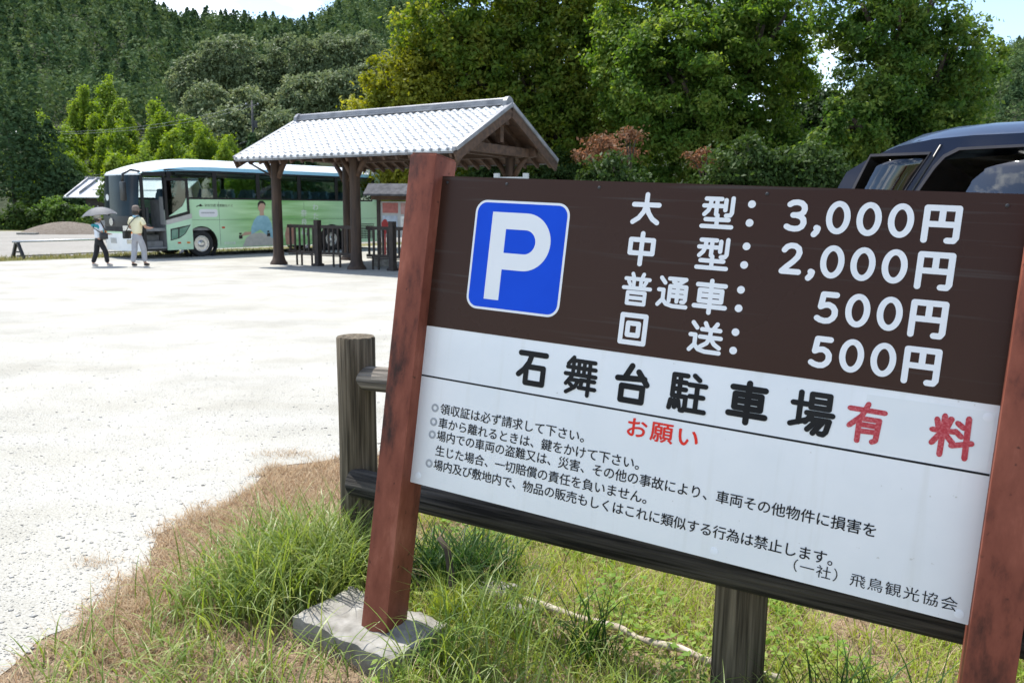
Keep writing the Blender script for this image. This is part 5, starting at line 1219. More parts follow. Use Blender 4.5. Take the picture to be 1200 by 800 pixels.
# ---------------------------------------------------------------- dark blue van parked behind the fence
VA = math.atan2(-0.669, 0.743)
van = empty('van', 'dark blue people carrier with tinted windows parked behind the signboard', 'van', loc=(1.75, 3.75, 0), rz=VA)
def carpaint():
    m, N, L, b = nodes('dark blue metallic paint'); setp(b, rough=0.35, metal=0.0, coat=0.35, coatr=0.04, spec=0.15)
    b.inputs['Base Color'].default_value = (0.006, 0.012, 0.034, 1); return m
MT['navy'] = carpaint()
MT['vanglass'] = mat('tinted van glass', (0.012, 0.014, 0.018), (0.016, 0.018, 0.022), rough=0.03, spec=0.4)
SR = [0.0, 0.06, 0.14, 0.26, 0.40, 0.55, 0.72, 1.0, 1.6, 2.4, 3.1, 3.4, 3.8, 4.2, 4.55, 4.75]
ZRF = [1.915, 1.985, 2.035, 2.068, 2.084, 2.092, 2.097, 2.10, 2.10, 2.08, 2.02, 1.90, 1.52, 1.16, 1.02, 0.80]
def side_y(z):
    if z > 1.10: return -0.11 + 0.125 * ((z - 1.10) / 0.90) ** 1.3
    return -0.11 + 0.05 * ((1.10 - z) / 0.80) ** 2
def rear_s(z): return -0.40 + (0.24 * ((z - 1.1) / 0.85) ** 1.8 if z > 1.1 else 0.03 * (1.1 - z))
VWID = 1.72
def ring_pts(i):
    zr = ZRF[i]; s = SR[i]; out = []; zr = zr + (0.05 - 0.032 * min(1.0, s / 0.55)) * min(1.0, max(0.0, (zr - 1.5) / 0.4))
    zs = [0.22, 0.5, 0.8, 1.05] + ([1.10 + (zr - 0.075 - 1.10) * t for t in (0.25, 0.5, 0.75, 1.0)] if zr > 1.25 else [0.30 + (zr - 0.34) * t for t in (0.93, 0.95, 0.98, 1.0)])
    if zr <= 1.25: zs = [0.22, 0.22 + (zr - .28) * .35, 0.22 + (zr - .28) * .6, 0.22 + (zr - .28) * .8, 0.22 + (zr - .28) * .88, 0.22 + (zr - .28) * .93, 0.22 + (zr - .28) * .97, zr - 0.05]
    def S(z):
        w = max(0.0, 1 - s / 0.9); return s + (rear_s(z)) * w
    side = [(S(z), side_y(z), z) for z in zs]
    yt = side_y(zs[-1])
    top = []
    for t in (0.03, 0.08, 0.16, 0.30, 0.5):
        y = yt + (VWID - 2 * 0.0 + 0.0 - 2 * yt) * t if False else yt + (VWID - 2 * yt) * t
        z = zs[-1] + (zr - zs[-1]) * (1 - (1 - min(1, t / 0.30)) ** 2.6) + 0.02 * math.sin(math.pi * t)
        top.append((S(zr), y, z))
    half = side + top
    far = [(p[0], VWID - p[1], p[2]) for p in reversed(half[:-1])]
    return half + far
b = MB(); rings = [ring_pts(i) for i in range(len(SR))]; n = len(rings[0])
b.v = [p for r in rings for p in r]
for i in range(len(rings) - 1):
    for k in range(n - 1): b.f.append([i * n + k, i * n + k + 1, (i + 1) * n + k + 1, (i + 1) * n + k]); b.mi.append(0)
    b.f.append([i * n + n - 1, i * n, (i + 1) * n, (i + 1) * n + n - 1]); b.mi.append(0)
b.f.append(list(range(n - 1, -1, -1))); b.f.append(list(range((len(rings) - 1) * n, len(rings) * n))); b.mi += [0, 0]
vb = b.build('body', MT['navy'], None, angle=40)
def side_patch(name, poly, m, off, parent, th=0.006, far=False):
    """polygon in (s, z) laid on the van's side"""
    b = MB()
    # subdivide in z by triangulating a fan of horizontal slices
    zs = sorted(set([p[1] for p in poly])); z0, z1 = zs[0], zs[-1]
    N_ = 14; rows_ = []
    for i in range(N_ + 1):
        z = z0 + (z1 - z0) * i / N_; z_ = min(max(z, z0 + 1e-5), z1 - 1e-5); xs = []
        for a, c in zip(poly, poly[1:] + poly[:1]):
            if (a[1] <= z_ < c[1]) or (c[1] <= z_ < a[1]): xs.append(a[0] + (c[0] - a[0]) * (z_ - a[1]) / (c[1] - a[1]))
        rows_.append((min(xs), max(xs), z))
    vs = []; 
    for a, c, z in rows_:
        y = side_y(z) - off
        vs += [(a, y, z), (c, y, z)] if not far else [(a, VWID - y, z), (c, VWID - y, z)]
    b.v = vs
    for i in range(N_): b.f.append([2 * i, 2 * i + 1, 2 * i + 3, 2 * i + 2]); b.mi.append(0)
    o = b.build(name, m, parent, smooth=True)
    md = o.modifiers.new('th', 'SOLIDIFY'); md.thickness = th; md.offset = 0
    return o
W1 = [(-0.24, 1.30), (-0.165, 1.72), (-0.135, 1.82), (-0.085, 1.958), (0.165, 1.958), (0.085, 1.80), (-0.10, 1.30)]
W2 = [(-0.02, 1.25), (0.145, 1.79), (0.20, 1.895), (0.235, 1.942), (0.290, 1.972), (1.36, 1.985), (1.42, 1.25)]
W3 = [(1.52, 1.22), (1.46, 1.985), (2.30, 1.97), (2.42, 1.22)]
W4 = [(2.50, 1.20), (2.40, 1.95), (2.75, 1.90), (3.40, 1.20)]
def cutter(poly, y0, y1):
    m_ = MB(); m_.prism(poly, lambda u, v, d: (u, d, v), y0, y1); return m_.build('cutter', MT['black'])
cuts = [cutter([(-0.20, 0.55), (3.60, 0.55), (3.30, 1.30), (3.0, 1.96), (0.10, 2.03), (-0.06, 1.92), (-0.25, 1.30)], 0.055, VWID - 0.055)]
cuts += [cutter(P, -0.5, VWID + 0.5) for P in (W1, W2, W3, W4)]
for c in cuts:
    md = vb.modifiers.new('cut', 'BOOLEAN'); md.operation = 'DIFFERENCE'; md.object = c; md.solver = 'EXACT'
bpy.context.view_layer.update()
_m = bpy.data.meshes.new_from_object(vb.evaluated_get(bpy.context.evaluated_depsgraph_get())); vb.modifiers.clear(); vb.data = _m; vb.parent = van
_m.set_sharp_from_angle(angle=math.radians(40))
for c in cuts: bpy.data.objects.remove(c)
for y in (0.42, VWID - 0.42):
    for x in (0.55, 1.55, 2.45):
        m_ = MB(); m_.box((x, y, 0.82), (0.5, 0.5, 0.16), bev=0.04); m_.box((x - 0.26, y, 1.20), (0.14, 0.48, 0.70), Matrix.Rotation(-0.2, 3, 'Y'), bev=0.04); m_.box((x - 0.34, y, 1.66), (0.10, 0.28, 0.20), Matrix.Rotation(-0.15, 3, 'Y'), bev=0.03); m_.build('seat', mat('grey seat cloth', (0.10, 0.10, 0.11), (0.15, 0.15, 0.16), rough=0.9), van, angle=40)
MT['vantint'] = glassmat('privacy tinted glass', (0.36, 0.42, 0.46), refl=0.04, t=0.5)
trim = mat('window trim', (0.05, 0.042, 0.042), (0.07, 0.06, 0.06), rough=0.3, metal=0.3)
for far in (False, True):
    for P in (W1, W2, W3, W4):
        cx = sum(p[0] for p in P) / len(P); cz = sum(p[1] for p in P) / len(P)
        big = [(cx + (x - cx) * (1 + 0.009 / max(.05, abs(x - cx))), cz + (z - cz) * (1 + 0.012 / max(.05, abs(z - cz)))) for x, z in P]
        fr_ = MB()
        for (a0, a1), (b0, b1) in zip(zip(P, P[1:] + P[:1]), zip(big, big[1:] + big[:1])):
            for k in range(6):
                q = []
                for t, (p_, q_) in ((k / 6, (a0, a1)), ((k + 1) / 6, (a0, a1)), ((k + 1) / 6, (b0, b1)), (k / 6, (b0, b1))):
                    x = p_[0] + (q_[0] - p_[0]) * t; z = p_[1] + (q_[1] - p_[1]) * t; y = side_y(z) - 0.005
                    q.append((x, VWID - y if far else y, z))
                fr_.add(q, [(0, 1, 2, 3)])
        w = fr_.build('side_window', trim, van); md = w.modifiers.new('th', 'SOLIDIFY'); md.thickness = 0.010; md.offset = 0
        side_patch('pane', P, MT['vantint'], 0.003, w, 0.005, far)
side_patch('door_seam', [(0.205, 2.0), (0.215, 2.0), (0.10, 1.75), (-0.08, 1.25), (-0.10, 0.5), (-0.11, 0.5), (-0.09, 1.25), (0.09, 1.75)], MT['black'], 0.003, van, 0.006)
side_patch('door_seam', [(1.44, 1.2), (1.455, 1.2), (1.46, 0.45), (1.445, 0.45)], MT['black'], 0.003, van, 0.006)
b = MB()
def hatch(u, v):
    z = 1.22 + 0.64 * v; y = 0.10 + (VWID - 0.20) * u; return (rear_s(z) - 0.012 + 0.0 * u, y + (0.5 - u) * 0.14 * v, z)
b.grid(10, 8, hatch); o = b.build('rear_window', MT['vanglass'], van, smooth=True); md = o.modifiers.new('th', 'SOLIDIFY'); md.thickness = 0.008
for y0 in (0.02, VWID - 0.20):
    b = MB(); b.box((-0.405, y0 + 0.09, 1.0), (0.05, 0.17, 0.34), bev=0.015); b.build('tail_lamp', MT['redlens'], van, angle=40)
b = MB(); b.box((-0.40, VWID / 2, 0.48), (0.14, VWID - 0.02, 0.30), bev=0.05); b.box((4.70, VWID / 2, 0.45), (0.18, VWID - 0.1, 0.34), bev=0.06); b.build('bumper', MT['navy'], van, angle=40)
b = MB(); b.prism([(3.42, 1.86), (4.16, 1.22), (4.16, 1.20), (3.40, 1.84)], lambda u, v, d: (u + 0.012, d, v + 0.02), 0.10, VWID - 0.10); b.build('windscreen', MT['vanglass'], van)
for y0 in (0.06, VWID - 0.42): b = MB(); b.box((4.62, y0 + 0.18, 0.86), (0.14, 0.36, 0.16), bev=0.03); b.build('headlight', MT['chrome'], van, angle=40)
for x in (0.42, 3.55):
    for y in (0.0, VWID):
        s = -1 if y == 0 else 1; yc = 0.02 if y == 0 else VWID - 0.02
        b = MB(); b.lathe([(0.2, -0.10), (0.31, -0.11), (0.335, -0.07), (0.335, 0.07), (0.31, 0.11), (0.2, 0.10)], (0, 0, 0), axis='Y', seg=32, cap=False); t = b.build('wheel', MT['rubber'], van, angle=35); t.location = (x, yc, 0.335)
        b = MB(); b.lathe([(0.22, 0.085), (0.22, 0.112), (0.19, 0.10), (0.06, 0.118), (0.03, 0.12)], (0, 0, 0), axis='Y', seg=24); b.v = [(p[0], s * p[1], p[2]) for p in b.v]; b.build('rim', MT['chrome'], t, angle=30)
        b = MB(); b.lathe([(0.40, -0.12), (0.40, 0.135), (0.38, 0.135), (0.38, -0.12)], (x, yc, 0.335), axis='Y', seg=32, cap=False); b.build('wheel_arch', MT['black'], van)
b = MB(); b.box((2.75, -0.28, 1.28), (0.12, 0.22, 0.17), bev=0.04); b.build('door_mirror', MT['navy'], van, angle=40)

# ---------------------------------------------------------------- trees
def crown_np(blobs, per_clump, leaf, clump_r, dens, seed, jit=0.75, shell=0.45, flat_=0.6):
    """blobs: (cx, cy, cz, rx, ry, rz). leaf clumps through the outer part of each blob"""
    r = np.random.default_rng(seed); Cs = []; Ns = []
    for cx, cy, cz, rx, ry, rz in blobs:
        n = max(6, int(dens * (rx * ry * rz) ** (2 / 3)))
        d = r.normal(0, 1, (n, 3)); d /= np.linalg.norm(d, axis=1, keepdims=True)
        f = (shell + (1.0 - shell) * r.uniform(0, 1, n) ** 0.6)[:, None]
        c = d * f * np.array([rx, ry, rz]) + np.array([cx, cy, cz])
        m = max(4, per_clump); off = np.clip(r.normal(0, 0.5, (n, m, 3)), -1.3, 1.3) * clump_r * np.array([1, 1, flat_]) * r.uniform(0.5, 1.6, (n, 1, 1))
        L = c[:, None] + off
        nr = d[:, None] * 0.35 + off / clump_r * 0.6 + np.array([0, 0, 0.55])
        Cs.append(L.reshape(-1, 3)); Ns.append(nr.reshape(-1, 3))
    C, Nn = np.concatenate(Cs), np.concatenate(Ns); Nn /= np.linalg.norm(Nn, axis=1, keepdims=True) + 1e-9
    return leaf_quads(C, Nn, leaf, seed + 1, asp=0.5, jit=jit)
def tree(name, label, px_blobs, Y, base, m, leaf, clump_r, dens, per, seed, trunk_r=0.25, limbs=5, group=None, depth=0.8, cat='tree', jit=0.75, shell=0.52, dy=1.2):
    r = random.Random(seed); k = Y / FPX
    bl = []
    for q in px_blobs:
        px, py, rp = q[:3]; rz = q[3] if len(q) > 3 else rp
        p = at(px, py, Y + r.uniform(-dy, dy)); bl.append((p.x - base[0], p.y - base[1], p.z - base[2], rp * k, rp * k * depth, rz * k))
    e = empty(name, label, cat, loc=base, group=group)
    V, F = crown_np(bl, per, leaf, clump_r, dens, seed, jit=jit, shell=shell)
    np_mesh('crown', V, F, m, e)
    b = MB(); top = max(q[2] for q in bl); cx = sum(q[0] for q in bl) / len(bl)
    fork = Vector((cx * 0.15, 0, max(0.3, top * 0.30)))
    b.tube([(0, 0, -0.2), (0.03, 0, fork.z * 0.5), fork], [trunk_r * 1.35, trunk_r, trunk_r * 0.85], seg=12)
    for q in sorted(bl, key=lambda t: -t[3])[:limbs * 2]:
        p = Vector(q[:3]); mid = fork.lerp(p, 0.5) + Vector((r.uniform(-.4, .4), r.uniform(-.4, .4), 0.1 * (p - fork).length))
        b.tube([fork - Vector((0, 0, 0.2)), mid, p], [trunk_r * 0.70, trunk_r * 0.46, trunk_r * 0.16], seg=8)
        for _ in range(2):
            p2 = p + Vector((r.uniform(-1, 1) * q[3], r.uniform(-1, 1) * q[4], r.uniform(-.4, 1) * q[5])) * 0.7
            b.tube([mid, mid.lerp(p2, 0.55) + Vector((0, 0, 0.15)), p2], [trunk_r * 0.34, trunk_r * 0.22, trunk_r * 0.08], seg=6)
    b.build('trunk', MT['bark'], e, smooth=True)
    return e
L_mid = leafmat('broadleaf mid green', (0.046, 0.094, 0.014), (0.104, 0.160, 0.024), (0.225, 0.240, 0.046), trans=0.48, nscale=0.9)
L_cam = leafmat('camphor green', (0.036, 0.090, 0.016), (0.084, 0.155, 0.026), (0.185, 0.240, 0.052), trans=0.46, nscale=0.9)
L_cdk = leafmat('dark camphor green', (0.026, 0.068, 0.014), (0.060, 0.118, 0.022), (0.165, 0.220, 0.048), trans=0.44, nscale=0.9)
L_yel = leafmat('yellow green leaf', (0.10, 0.13, 0.016), (0.175, 0.195, 0.026), (0.28, 0.28, 0.046), trans=0.44, nscale=0.6)
L_red = leafmat('red maple leaf', (0.075, 0.060, 0.025), (0.15, 0.080, 0.042), (0.27, 0.16, 0.095), trans=0.34, nscale=0.9)
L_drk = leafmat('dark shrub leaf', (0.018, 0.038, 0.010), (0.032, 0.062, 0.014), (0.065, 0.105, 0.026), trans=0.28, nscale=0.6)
L_oak = leafmat('greyish oak leaf', (0.095, 0.130, 0.062), (0.155, 0.195, 0.094), (0.25, 0.28, 0.145), trans=0.28, nscale=0.12)
L_bam = leafmat('bamboo leaf', (0.085, 0.155, 0.020), (0.150, 0.235, 0.032), (0.25, 0.32, 0.055), trans=0.40, nscale=0.25)
L_con = leafmat('cedar foliage', (0.032, 0.062, 0.028), (0.056, 0.096, 0.038), (0.110, 0.150, 0.052), trans=0.18, nscale=0.1, attr='tint', spec=0.05, rough=0.8)
L_shr = leafmat('shrub leaf', (0.060, 0.120, 0.022), (0.10, 0.175, 0.034), (0.17, 0.23, 0.06), trans=0.35, nscale=0.8)
def base_at(px, Y): p = at(px, 300, Y); return (p.x, Y, gz(p.x, Y))
tree('broadleaf_tree', 'large sunlit yellowish green tree rising right behind the shelter roof', [(520, 28, 58), (575, 5, 70), (640, 30, 70), (548, 78, 52), (610, 85, 66), (680, 75, 60), (690, 10, 66), (722, 60, 50), (728, 115, 46), (722, 165, 42), (600, 140, 46), (655, 140, 52), (704, 130, 52), (635, 185, 44), (690, 190, 40), (500, 70, 34), (560, 170, 40)], 35, base_at(640, 36.5), L_mid, 0.105, 0.44, 20, 105, 1, 0.34, group=None)
tree('broadleaf_tree', 'dense green tree filling the upper middle above the signboard', [(770, 30, 76), (835, 15, 82), (895, 30, 58), (800, 95, 76), (868, 95, 72), (918, 80, 40), (765, 130, 56), (840, 160, 58), (900, 165, 46), (740, 70, 50), (760, 190, 44), (860, 205, 48), (930, 190, 36), (810, 205, 40)], 31, base_at(835, 32), L_cam, 0.086, 0.40, 27, 120, 2, 0.36)
tree('camphor_tree', 'tall rounded green tree at the right with sky showing beside it', [(1010, 5, 56), (1065, 20, 62), (1108, 62, 50), (1134, 85, 34), (1085, 108, 58), (1030, 95, 44), (1000, 140, 44), (1050, 160, 54), (1105, 148, 44), (975, 185, 38), (1152, 70, 22), (1040, 45, 50), (1120, 115, 40), (1030, 195, 50), (1090, 190, 46)], 27, base_at(1055, 28), L_cdk, 0.080, 0.36, 24, 120, 3, 0.34)
tree('yellow_tree', 'yellow green tree left of the big tree, rising above the shelter ridge', [(436, 118, 26), (466, 98, 36), (506, 84, 40), (448, 142, 30), (492, 128, 40), (530, 112, 34), (512, 60, 26), (462, 176, 40), (455, 210, 32), (498, 182, 44)], 35, base_at(488, 36), L_yel, 0.095, 0.42, 30, 90, 4, 0.2)
tree('maple_tree', 'rusty red maple beside the shelter gable', [(712, 166, 22, 9), (738, 158, 18, 8), (692, 182, 20, 7), (732, 180, 16, 6)], 25.5, base_at(720, 26), L_red, 0.065, 0.28, 90, 40, 5, 0.10, shell=0.2)
tree('maple_tree', 'smaller reddish brown maple in front of the dense green tree', [(822, 184, 18, 10), (840, 194, 16, 9)], 24.5, base_at(825, 25), L_red, 0.06, 0.25, 90, 36, 6, 0.08, shell=0.2)
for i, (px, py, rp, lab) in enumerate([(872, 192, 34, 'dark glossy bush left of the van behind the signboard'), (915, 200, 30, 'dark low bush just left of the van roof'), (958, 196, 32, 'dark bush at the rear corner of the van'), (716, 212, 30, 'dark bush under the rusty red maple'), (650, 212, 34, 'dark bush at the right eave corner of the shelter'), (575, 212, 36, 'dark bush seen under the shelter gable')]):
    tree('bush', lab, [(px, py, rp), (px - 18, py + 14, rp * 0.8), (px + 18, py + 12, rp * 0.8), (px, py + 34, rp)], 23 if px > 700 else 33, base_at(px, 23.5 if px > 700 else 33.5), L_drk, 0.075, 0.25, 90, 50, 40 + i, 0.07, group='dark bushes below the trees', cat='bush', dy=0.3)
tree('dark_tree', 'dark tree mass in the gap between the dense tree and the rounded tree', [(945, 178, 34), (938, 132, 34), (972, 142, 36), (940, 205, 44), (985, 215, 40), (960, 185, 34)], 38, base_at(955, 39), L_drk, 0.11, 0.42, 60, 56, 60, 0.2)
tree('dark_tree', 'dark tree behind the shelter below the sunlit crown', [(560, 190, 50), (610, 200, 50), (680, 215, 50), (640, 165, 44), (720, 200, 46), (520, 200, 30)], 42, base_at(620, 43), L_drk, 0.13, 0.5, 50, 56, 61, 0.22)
for i, (px, py, rp, lab) in enumerate([(232, 92, 26, 'leftmost'), (270, 74, 32, ''), (302, 98, 30, ''), (342, 78, 33, ''), (388, 74, 30, ''), (424, 68, 27, ''), (248, 124, 27, ''), (296, 132, 27, ''), (358, 120, 31, ''), (402, 112, 29, ''), (330, 156, 25, ''), (262, 152, 24, ''), (440, 100, 26, '')]):
    names_ = ['grey green round tree at the left end of the clump on the hillside', 'tallest grey green round tree of the hillside clump, left of its middle', 'grey green round tree in the middle of the hillside clump', 'broad grey green round tree above the shelter roof on the hillside', 'grey green round tree high on the right of the hillside clump', 'grey green round tree beside the yellow tree, top right of the clump', 'grey green round tree low on the left above the bamboo', 'grey green round tree behind the utility pole', 'grey green round tree just above the shelter roof tiles', 'grey green round tree right of the one above the roof tiles', 'small grey green tree beside the utility pole, lowest of the clump', 'small grey green tree at the top edge of the bamboo', 'grey green round tree nearest the yellow tree']
    Y = 104 + (py < 100) * 10 - (py > 140) * 8
    p = at(px, py, Y); bz = hill_h(p.x, Y) + gz(p.x, Y)
    tree('round_tree', names_[i], [(px, py, rp), (px - rp * 0.55, py + rp * 0.5, rp * 0.72), (px + rp * 0.55, py + rp * 0.5, rp * 0.72), (px, py + rp * 0.95, rp * 0.8)], Y, (p.x, Y + 1, min(bz, p.z - 4)), L_oak, 0.24, 0.85, 9, 60, 70 + i, 0.3, limbs=2, group='grey green trees on the hillside', dy=0.6, shell=0.6)

# bamboo plumes: three prototypes, then copies
def bamboo_proto(seed):
    r = random.Random(seed); e = empty('bamboo', 'bright green bamboo plume on the lower slope', 'bamboo', group='bamboo plumes on the lower slope')
    bl = []
    for k in range(7):
        t = k / 6; bl.append((1.8 * t * t + r.uniform(-.2, .2), r.uniform(-.3, .3), 5.2 + 6.0 * t - 0.8 * t ** 3, 1.35 - 1.0 * t ** 2 + r.uniform(-.1, .2), 1.2 - 0.85 * t * t, 1.0))
    V, F = crown_np(bl, 90, 0.135, 0.46, 24, seed, jit=0.6, shell=0.25, flat_=0.9); np_mesh('crown', V, F, L_bam, e)
    b = MB(); b.tube([(0, 0, -1), (0, 0, 4), (0.3, 0, 8), (1.2, 0, 11)], [0.07, 0.065, 0.04, 0.015], seg=7); b.build('culm', mat('bamboo culm', (0.10, 0.14, 0.04), (0.14, 0.17, 0.06)), e, smooth=True)
    return e
protos = [bamboo_proto(200 + i) for i in range(3)]
BP = [(30, 196), (58, 176), (84, 160), (112, 150), (70, 198), (100, 192), (122, 176), (142, 158), (136, 196), (158, 180), (172, 150), (166, 200), (190, 170), (186, 196), (206, 152), (212, 184), (228, 168), (236, 194), (250, 160), (256, 182), (270, 172), (276, 194), (150, 136), (128, 128), (106, 118), (118, 104), (196, 134), (88, 134), (64, 150), (262, 200), (150, 200), (40, 178), (222, 146), (290, 190)]
br = random.Random(6)
ORD = ['leftmost', 'second from the left', 'third from the left', 'fourth from the left', 'fifth from the left', 'sixth from the left', 'seventh from the left', 'eighth from the left', 'ninth from the left', 'tenth from the left', 'eleventh from the left', 'twelfth from the left', 'thirteenth from the left']
_rows = [[q for q in BP if q[1] >= 188], [q for q in BP if 164 <= q[1] < 188], [q for q in BP if 144 <= q[1] < 164], [q for q in BP if q[1] < 144]]
BLAB = {}
for row, rn in zip(_rows, ('lowest row behind the coach', 'second row up the slope', 'third row up the slope', 'topmost row below cedars')):
    for k_, q in enumerate(sorted(row)): BLAB[q] = 'bamboo plume, %s, %s' % (ORD[k_], rn)
for i, (px, py) in enumerate(BP):
    o = protos[i] if i < 3 else copy_tree(protos[i % 3])
    Y = 74 + (200 - py) * 0.22 + br.uniform(-1.5, 1.5); p = at(px, py - 8, Y); sc = br.uniform(0.75, 1.05)
    o.location = (p.x, Y, p.z - 10.6 * sc); o.rotation_euler = (0, 0, br.uniform(0, 6.28)); o.scale = (sc, sc, sc); o['label'] = BLAB[(px, py)]

# conifer and broadleaf forest on the hill: one mass
FR = np.random.default_rng(77)
Vs, Fs, Ts = [], [], []; nv = 0
def conifer(x, y, z, h, w, tint, broad):
    global nv
    n = 1100 if y < 80 else (300 if y < 170 else 170)
    t = FR.uniform(0, 1, n) ** (0.75 if not broad else 1.0)
    if broad: rad = w * np.sqrt(np.clip(1 - (t - 0.55) ** 2 / 0.36, 0.02, 1))
    else: rad = w * (1 - t) ** 0.8 + 0.12
    lay = 1 + 0.22 * np.sin(t * 40 + x)
    a = FR.uniform(0, 6.28, n); rr = rad * lay * FR.uniform(0.55, 1.05, n)
    c = np.stack([x + rr * np.cos(a), y + rr * np.sin(a), z + h * (0.22 + 0.78 * t)], 1)
    nr = np.stack([np.cos(a) * 0.8, np.sin(a) * 0.8, np.full(n, 0.7)], 1)
    V, F = leaf_quads(c, nr, 0.17 if y < 80 else (0.34 if y < 170 else 0.50), int(FR.integers(1 << 30)), asp=0.6, jit=0.45)
    Vs.append(V); Fs.append(F + nv); Ts.append(np.full(len(V), tint)); nv += len(V)
cnt = 0
for yy in np.arange(90, 420, 5.2):
    st_ = 4.4 + yy * 0.008
    for xx in np.arange(-0.80 * yy, 0.78 * yy, st_):
        q = xx / yy
        if -0.03 < q < 0.36: continue
        if q >= 0.36 and yy < 200: continue
        if -0.44 < q < -0.16 and yy < 134: continue
        if -0.62 < q <= -0.40 and yy < 106: continue
        x = xx + FR.uniform(-2.4, 2.4); y = yy + FR.uniform(-2.6, 2.6); z = hill_h(x, y) + gz(x, y)
        br_ = FR.uniform() < 0.62
        conifer(x, y, z - 0.8, FR.uniform(8.5, 12.5) if not br_ else FR.uniform(7, 11), FR.uniform(2.2, 3.2) if not br_ else FR.uniform(2.8, 4.0), float(np.clip(FR.normal(0.40, 0.22) + (0.25 if br_ else 0), 0, 1)), br_); cnt += 1
for px, Y, h in ((-10, 66, 9), (8, 64, 10), (28, 65, 9.5), (46, 67, 6.5), (66, 68, 4.6), (92, 69, 4.2), (110, 70, 4.0), (-40, 66, 11), (300, 82, 9), (318, 84, 9), (345, 86, 8)):
    p = at(px, 250, Y); conifer(p.x, Y, 0.3, h, 2.6, 0.15, False); conifer(p.x + 1.4, Y + 2, 0.3, h * 0.9, 2.4, 0.1, False)
tag(np_mesh('hill_forest', np.concatenate(Vs), np.concatenate(Fs), L_con, attrs={'tint': np.concatenate(Ts)}), 'dark green cedar forest covering the hill', 'forest', kind='stuff')

# ---------------------------------------------------------------- far left: shrubs, shed, earth mound, ramp, poles
for i, (px, py, rp, lab, m) in enumerate([(4, 256, 13, 'dark low shrub at the left edge beyond the path', L_drk), (22, 252, 13, 'dark green shrub left of the bright one', L_drk), (30, 257, 12, 'bright green shrub in the hedge row beyond the path', L_shr), (46, 252, 12, 'dull green shrub between the two bright shrubs', L_drk), (62, 245, 15, 'tall pale green shrub under the end of the shed roof', L_shr), (78, 252, 12, 'dull green shrub below the shed roof', L_drk), (92, 255, 13, 'bright bushy shrub behind the umbrella', L_shr), (108, 254, 12, 'shrub in front of the shed next to the coach nose', L_shr), (124, 258, 10, 'small shrub just left of the coach windscreen', L_drk), (14, 268, 8, 'low pale weed clump at the left edge above the path', L_shr)]):
    tree('shrub', lab, [(px, py, rp, rp), (px - rp * .6, py + 5, rp * .7, rp * .6), (px + rp * .6, py + 5, rp * .7, rp * .6)], 52, base_at(px, 52.2), m, 0.10, 0.28, 60, 40, 300 + i, 0.05, limbs=2, group='shrubs in a row beyond the path', cat='shrub', dy=0.3)
tree('leafy_tree', 'small leafy tree overlapping the shed roof beside the coach', [(122, 222, 7), (118, 230, 6), (124, 214, 5)], 56, base_at(122, 56.3), L_shr, 0.10, 0.25, 70, 36, 330, 0.06, limbs=2, dy=0.2)
shed = empty('shed', 'low shed with a pale sheet roof at the left behind the coach nose', 'shed', loc=(-33.9, 60.0, gz(0, 60)), rz=0.05)
b = MB(); b.prism([(0.0, 2.12), (0.0, 2.2), (1.62, 3.62), (1.62, 3.54)], lambda u, v, d: (d + 0.62 * u, u, v), 0.0, 8.5); b.prism([(3.24, 2.12), (3.24, 2.2), (1.62, 3.62), (1.62, 3.54)], lambda u, v, d: (d + 0.62 * 1.62, u, v), 0.0, 8.5)
b.build('roof', mat('pale sheet roof', (0.55, 0.54, 0.55), (0.62, 0.60, 0.61), rough=0.55), shed)
b = MB(); b.tube([(0.95, 1.62, 3.66), (9.5, 1.62, 3.66)], 0.07, seg=8); b.tube([(0.25, 0.02, 2.24), (1.20, 1.55, 3.63)], 0.07, seg=8); b.tube([(1.1, 0.30, 2.5), (1.9, 1.5, 3.6)], 0.10, seg=8); b.tube([(1.9, 0.62, 2.76), (8.6, 0.62, 2.76)], 0.02, seg=6)
b.build('roof_ridge', MT['tiledark'], shed, smooth=True)
b = MB(); b.box((5.2, 1.7, 1.05), (7.4, 2.8, 2.1)); b.build('wall', MT['wooddark'], shed)
b = MB()
def mound(u, v):
    a = 2 * math.pi * u; r = v; return (2.9 * r * math.cos(a) * (1 + .08 * math.sin(3 * a)), 1.9 * r * math.sin(a), 0.70 * (1 - r ** 1.6) + 0.05 * math.sin(9 * a + 5 * r) * r * (1 - r) * 3)
b.grid(40, 14, mound); o = b.build('earth_mound', ground_mat('heaped earth', [(0.3, (0.09, 0.072, 0.055)), (0.5, (0.16, 0.132, 0.105)), (0.7, (0.23, 0.20, 0.165))], 2, 9, 0.08), smooth=True); o.location = (-26.6, 47.2, gz(0, 47.2) - 0.02); tag(o, 'heap of grey brown earth beyond the path', 'earth mound')
b = MB(); b.prism([(0, 0), (2.4, 0), (2.4, 1.25)], lambda u, v, d: (u, d, v), 0, 1.5); o = b.build('concrete_ramp', MT['concrete']); o.location = (-21.6, 44.0, gz(0, 44) - 0.01); o.rotation_euler = (0, 0, 0.2); tag(o, 'grey concrete ramp sloping up behind the umbrella', 'ramp')
b = MB(); b.box((0, 0, 0.05), (1.0, 0.5, 0.1), bev=0.01); o = b.build('stone_slab', MT['concrete']); o.location = (-27.6, 46.0 - 1.0, gz(0, 45)); tag(o, 'pale slab lying at the foot of the earth mound', 'slab')
MT['pole'] = mat('concrete pole', (0.05, 0.05, 0.05), (0.075, 0.075, 0.073), rough=0.9)
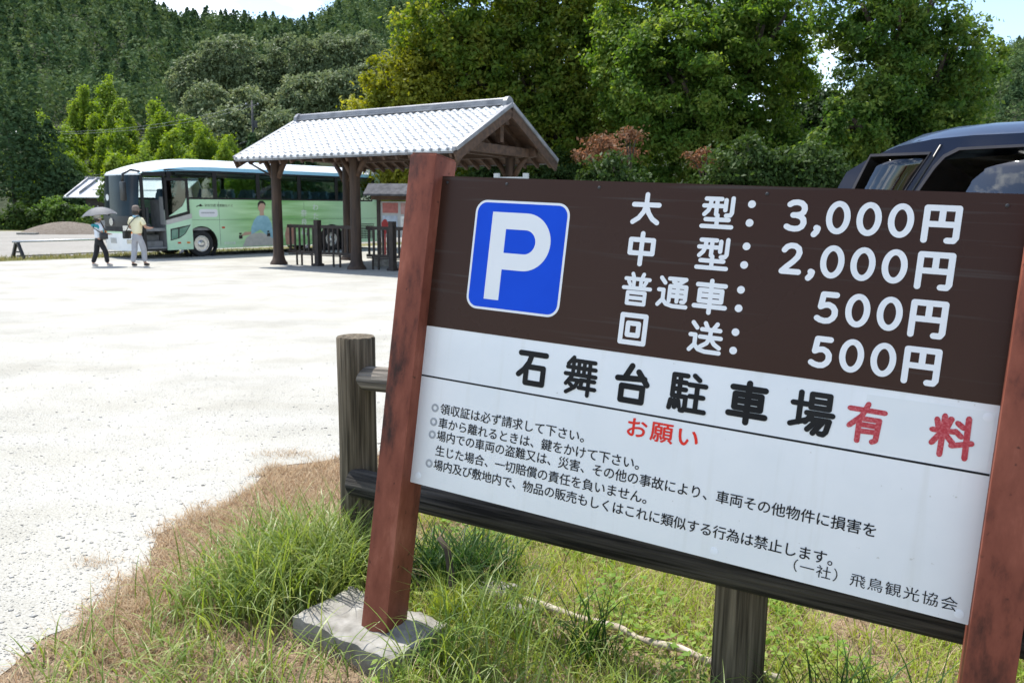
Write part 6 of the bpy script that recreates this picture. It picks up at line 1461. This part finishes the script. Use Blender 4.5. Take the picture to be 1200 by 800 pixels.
def pole(px, Y, top_y, label):
    p = at(px, top_y, Y); z0 = hill_h(p.x, Y) + gz(p.x, Y); o = empty('utility_pole', label, 'utility pole', loc=(p.x, Y, min(z0, p.z - 7)))
    h = p.z - o.location.z; b = MB(); b.tube([(0, 0, -0.5), (0, 0, h)], [0.17, 0.10], seg=10); b.build('shaft', MT['pole'], o, smooth=True)
    for dz in (0.5, 1.5): b = MB(); b.box((0, 0, h - dz), (1.5, 0.07, 0.07)); b.build('crossarm', MT['pole'], o)
    for x in (-0.9, 0, 0.9): b = MB(); b.lathe([(0.04, 0), (0.09, 0.08), (0.05, 0.18), (0.02, 0.2)], (x * 0.75, 0, h - 0.465), seg=8); b.build('insulator', MT['galv'], o)
    if Y > 80: b = MB(); b.lathe([(0.20, 0), (0.22, 0.1), (0.22, 0.7), (0.18, 0.8)], (0.32, 0, h - 3.0), seg=12); b.build('transformer', MT['pole'], o)
    return p
pA = pole(295, 92, 118, 'grey utility pole with crossarms in front of the hillside trees')
pB = pole(9, 66, 150, 'slim utility pole at the far left in front of the dark trees')
pC = Vector((-75, 62, 12))
MT['wire'] = mat('wire', (0.20, 0.21, 0.22), (0.24, 0.25, 0.26), rough=0.5)
for k, (dx, dz, lab) in enumerate(((-0.9, -0.3, 'topmost thin power line crossing in front of the dark slope'), (0.9, -0.45, 'second thin power line from the top in front of the slope'), (0.0, -4.2, 'low thin cable above the shrubs at the left'), (0.4, -5.0, 'lowest thin cable at the left, just above the shed roof'))):
    b = MB(); pts = []
    for a, c, sag in ((pC, pB, 0.8), (pB, pA, 1.0)):
        for i in range(13):
            t = i / 12; q = a.lerp(c, t); pts.append(Vector((q.x + dx * 0.5, q.y, q.z + dz - sag * 4 * t * (1 - t))))
    b.tube([p for i, p in enumerate(pts) if i != 13], 0.012, seg=5); tag(b.build('power_line', MT['wire'], smooth=True), lab, 'power line', 'thin power lines at the left')
# grass on the strip between car park and path
P = []
gr = np.random.default_rng(5)
t = gr.uniform(-6, 24, 9000); s = gr.uniform(0.0, 1.9, 9000)
P = np.stack([E0.x + 0.624 * t - 0.781 * s, E0.y + 0.781 * t + 0.624 * s], 1)
o = blades('grass', P, gr.uniform(0.06, 0.22, len(P)), gr.uniform(0.012, 0.03, len(P)), 0.5, 1.0, leafmat('strip grass', (0.10, 0.13, 0.03), (0.17, 0.17, 0.06), (0.28, 0.23, 0.11), trans=0.3, attr='tint'), 'thin dry grass strip between the car park and the path', seg=2, seed=30)
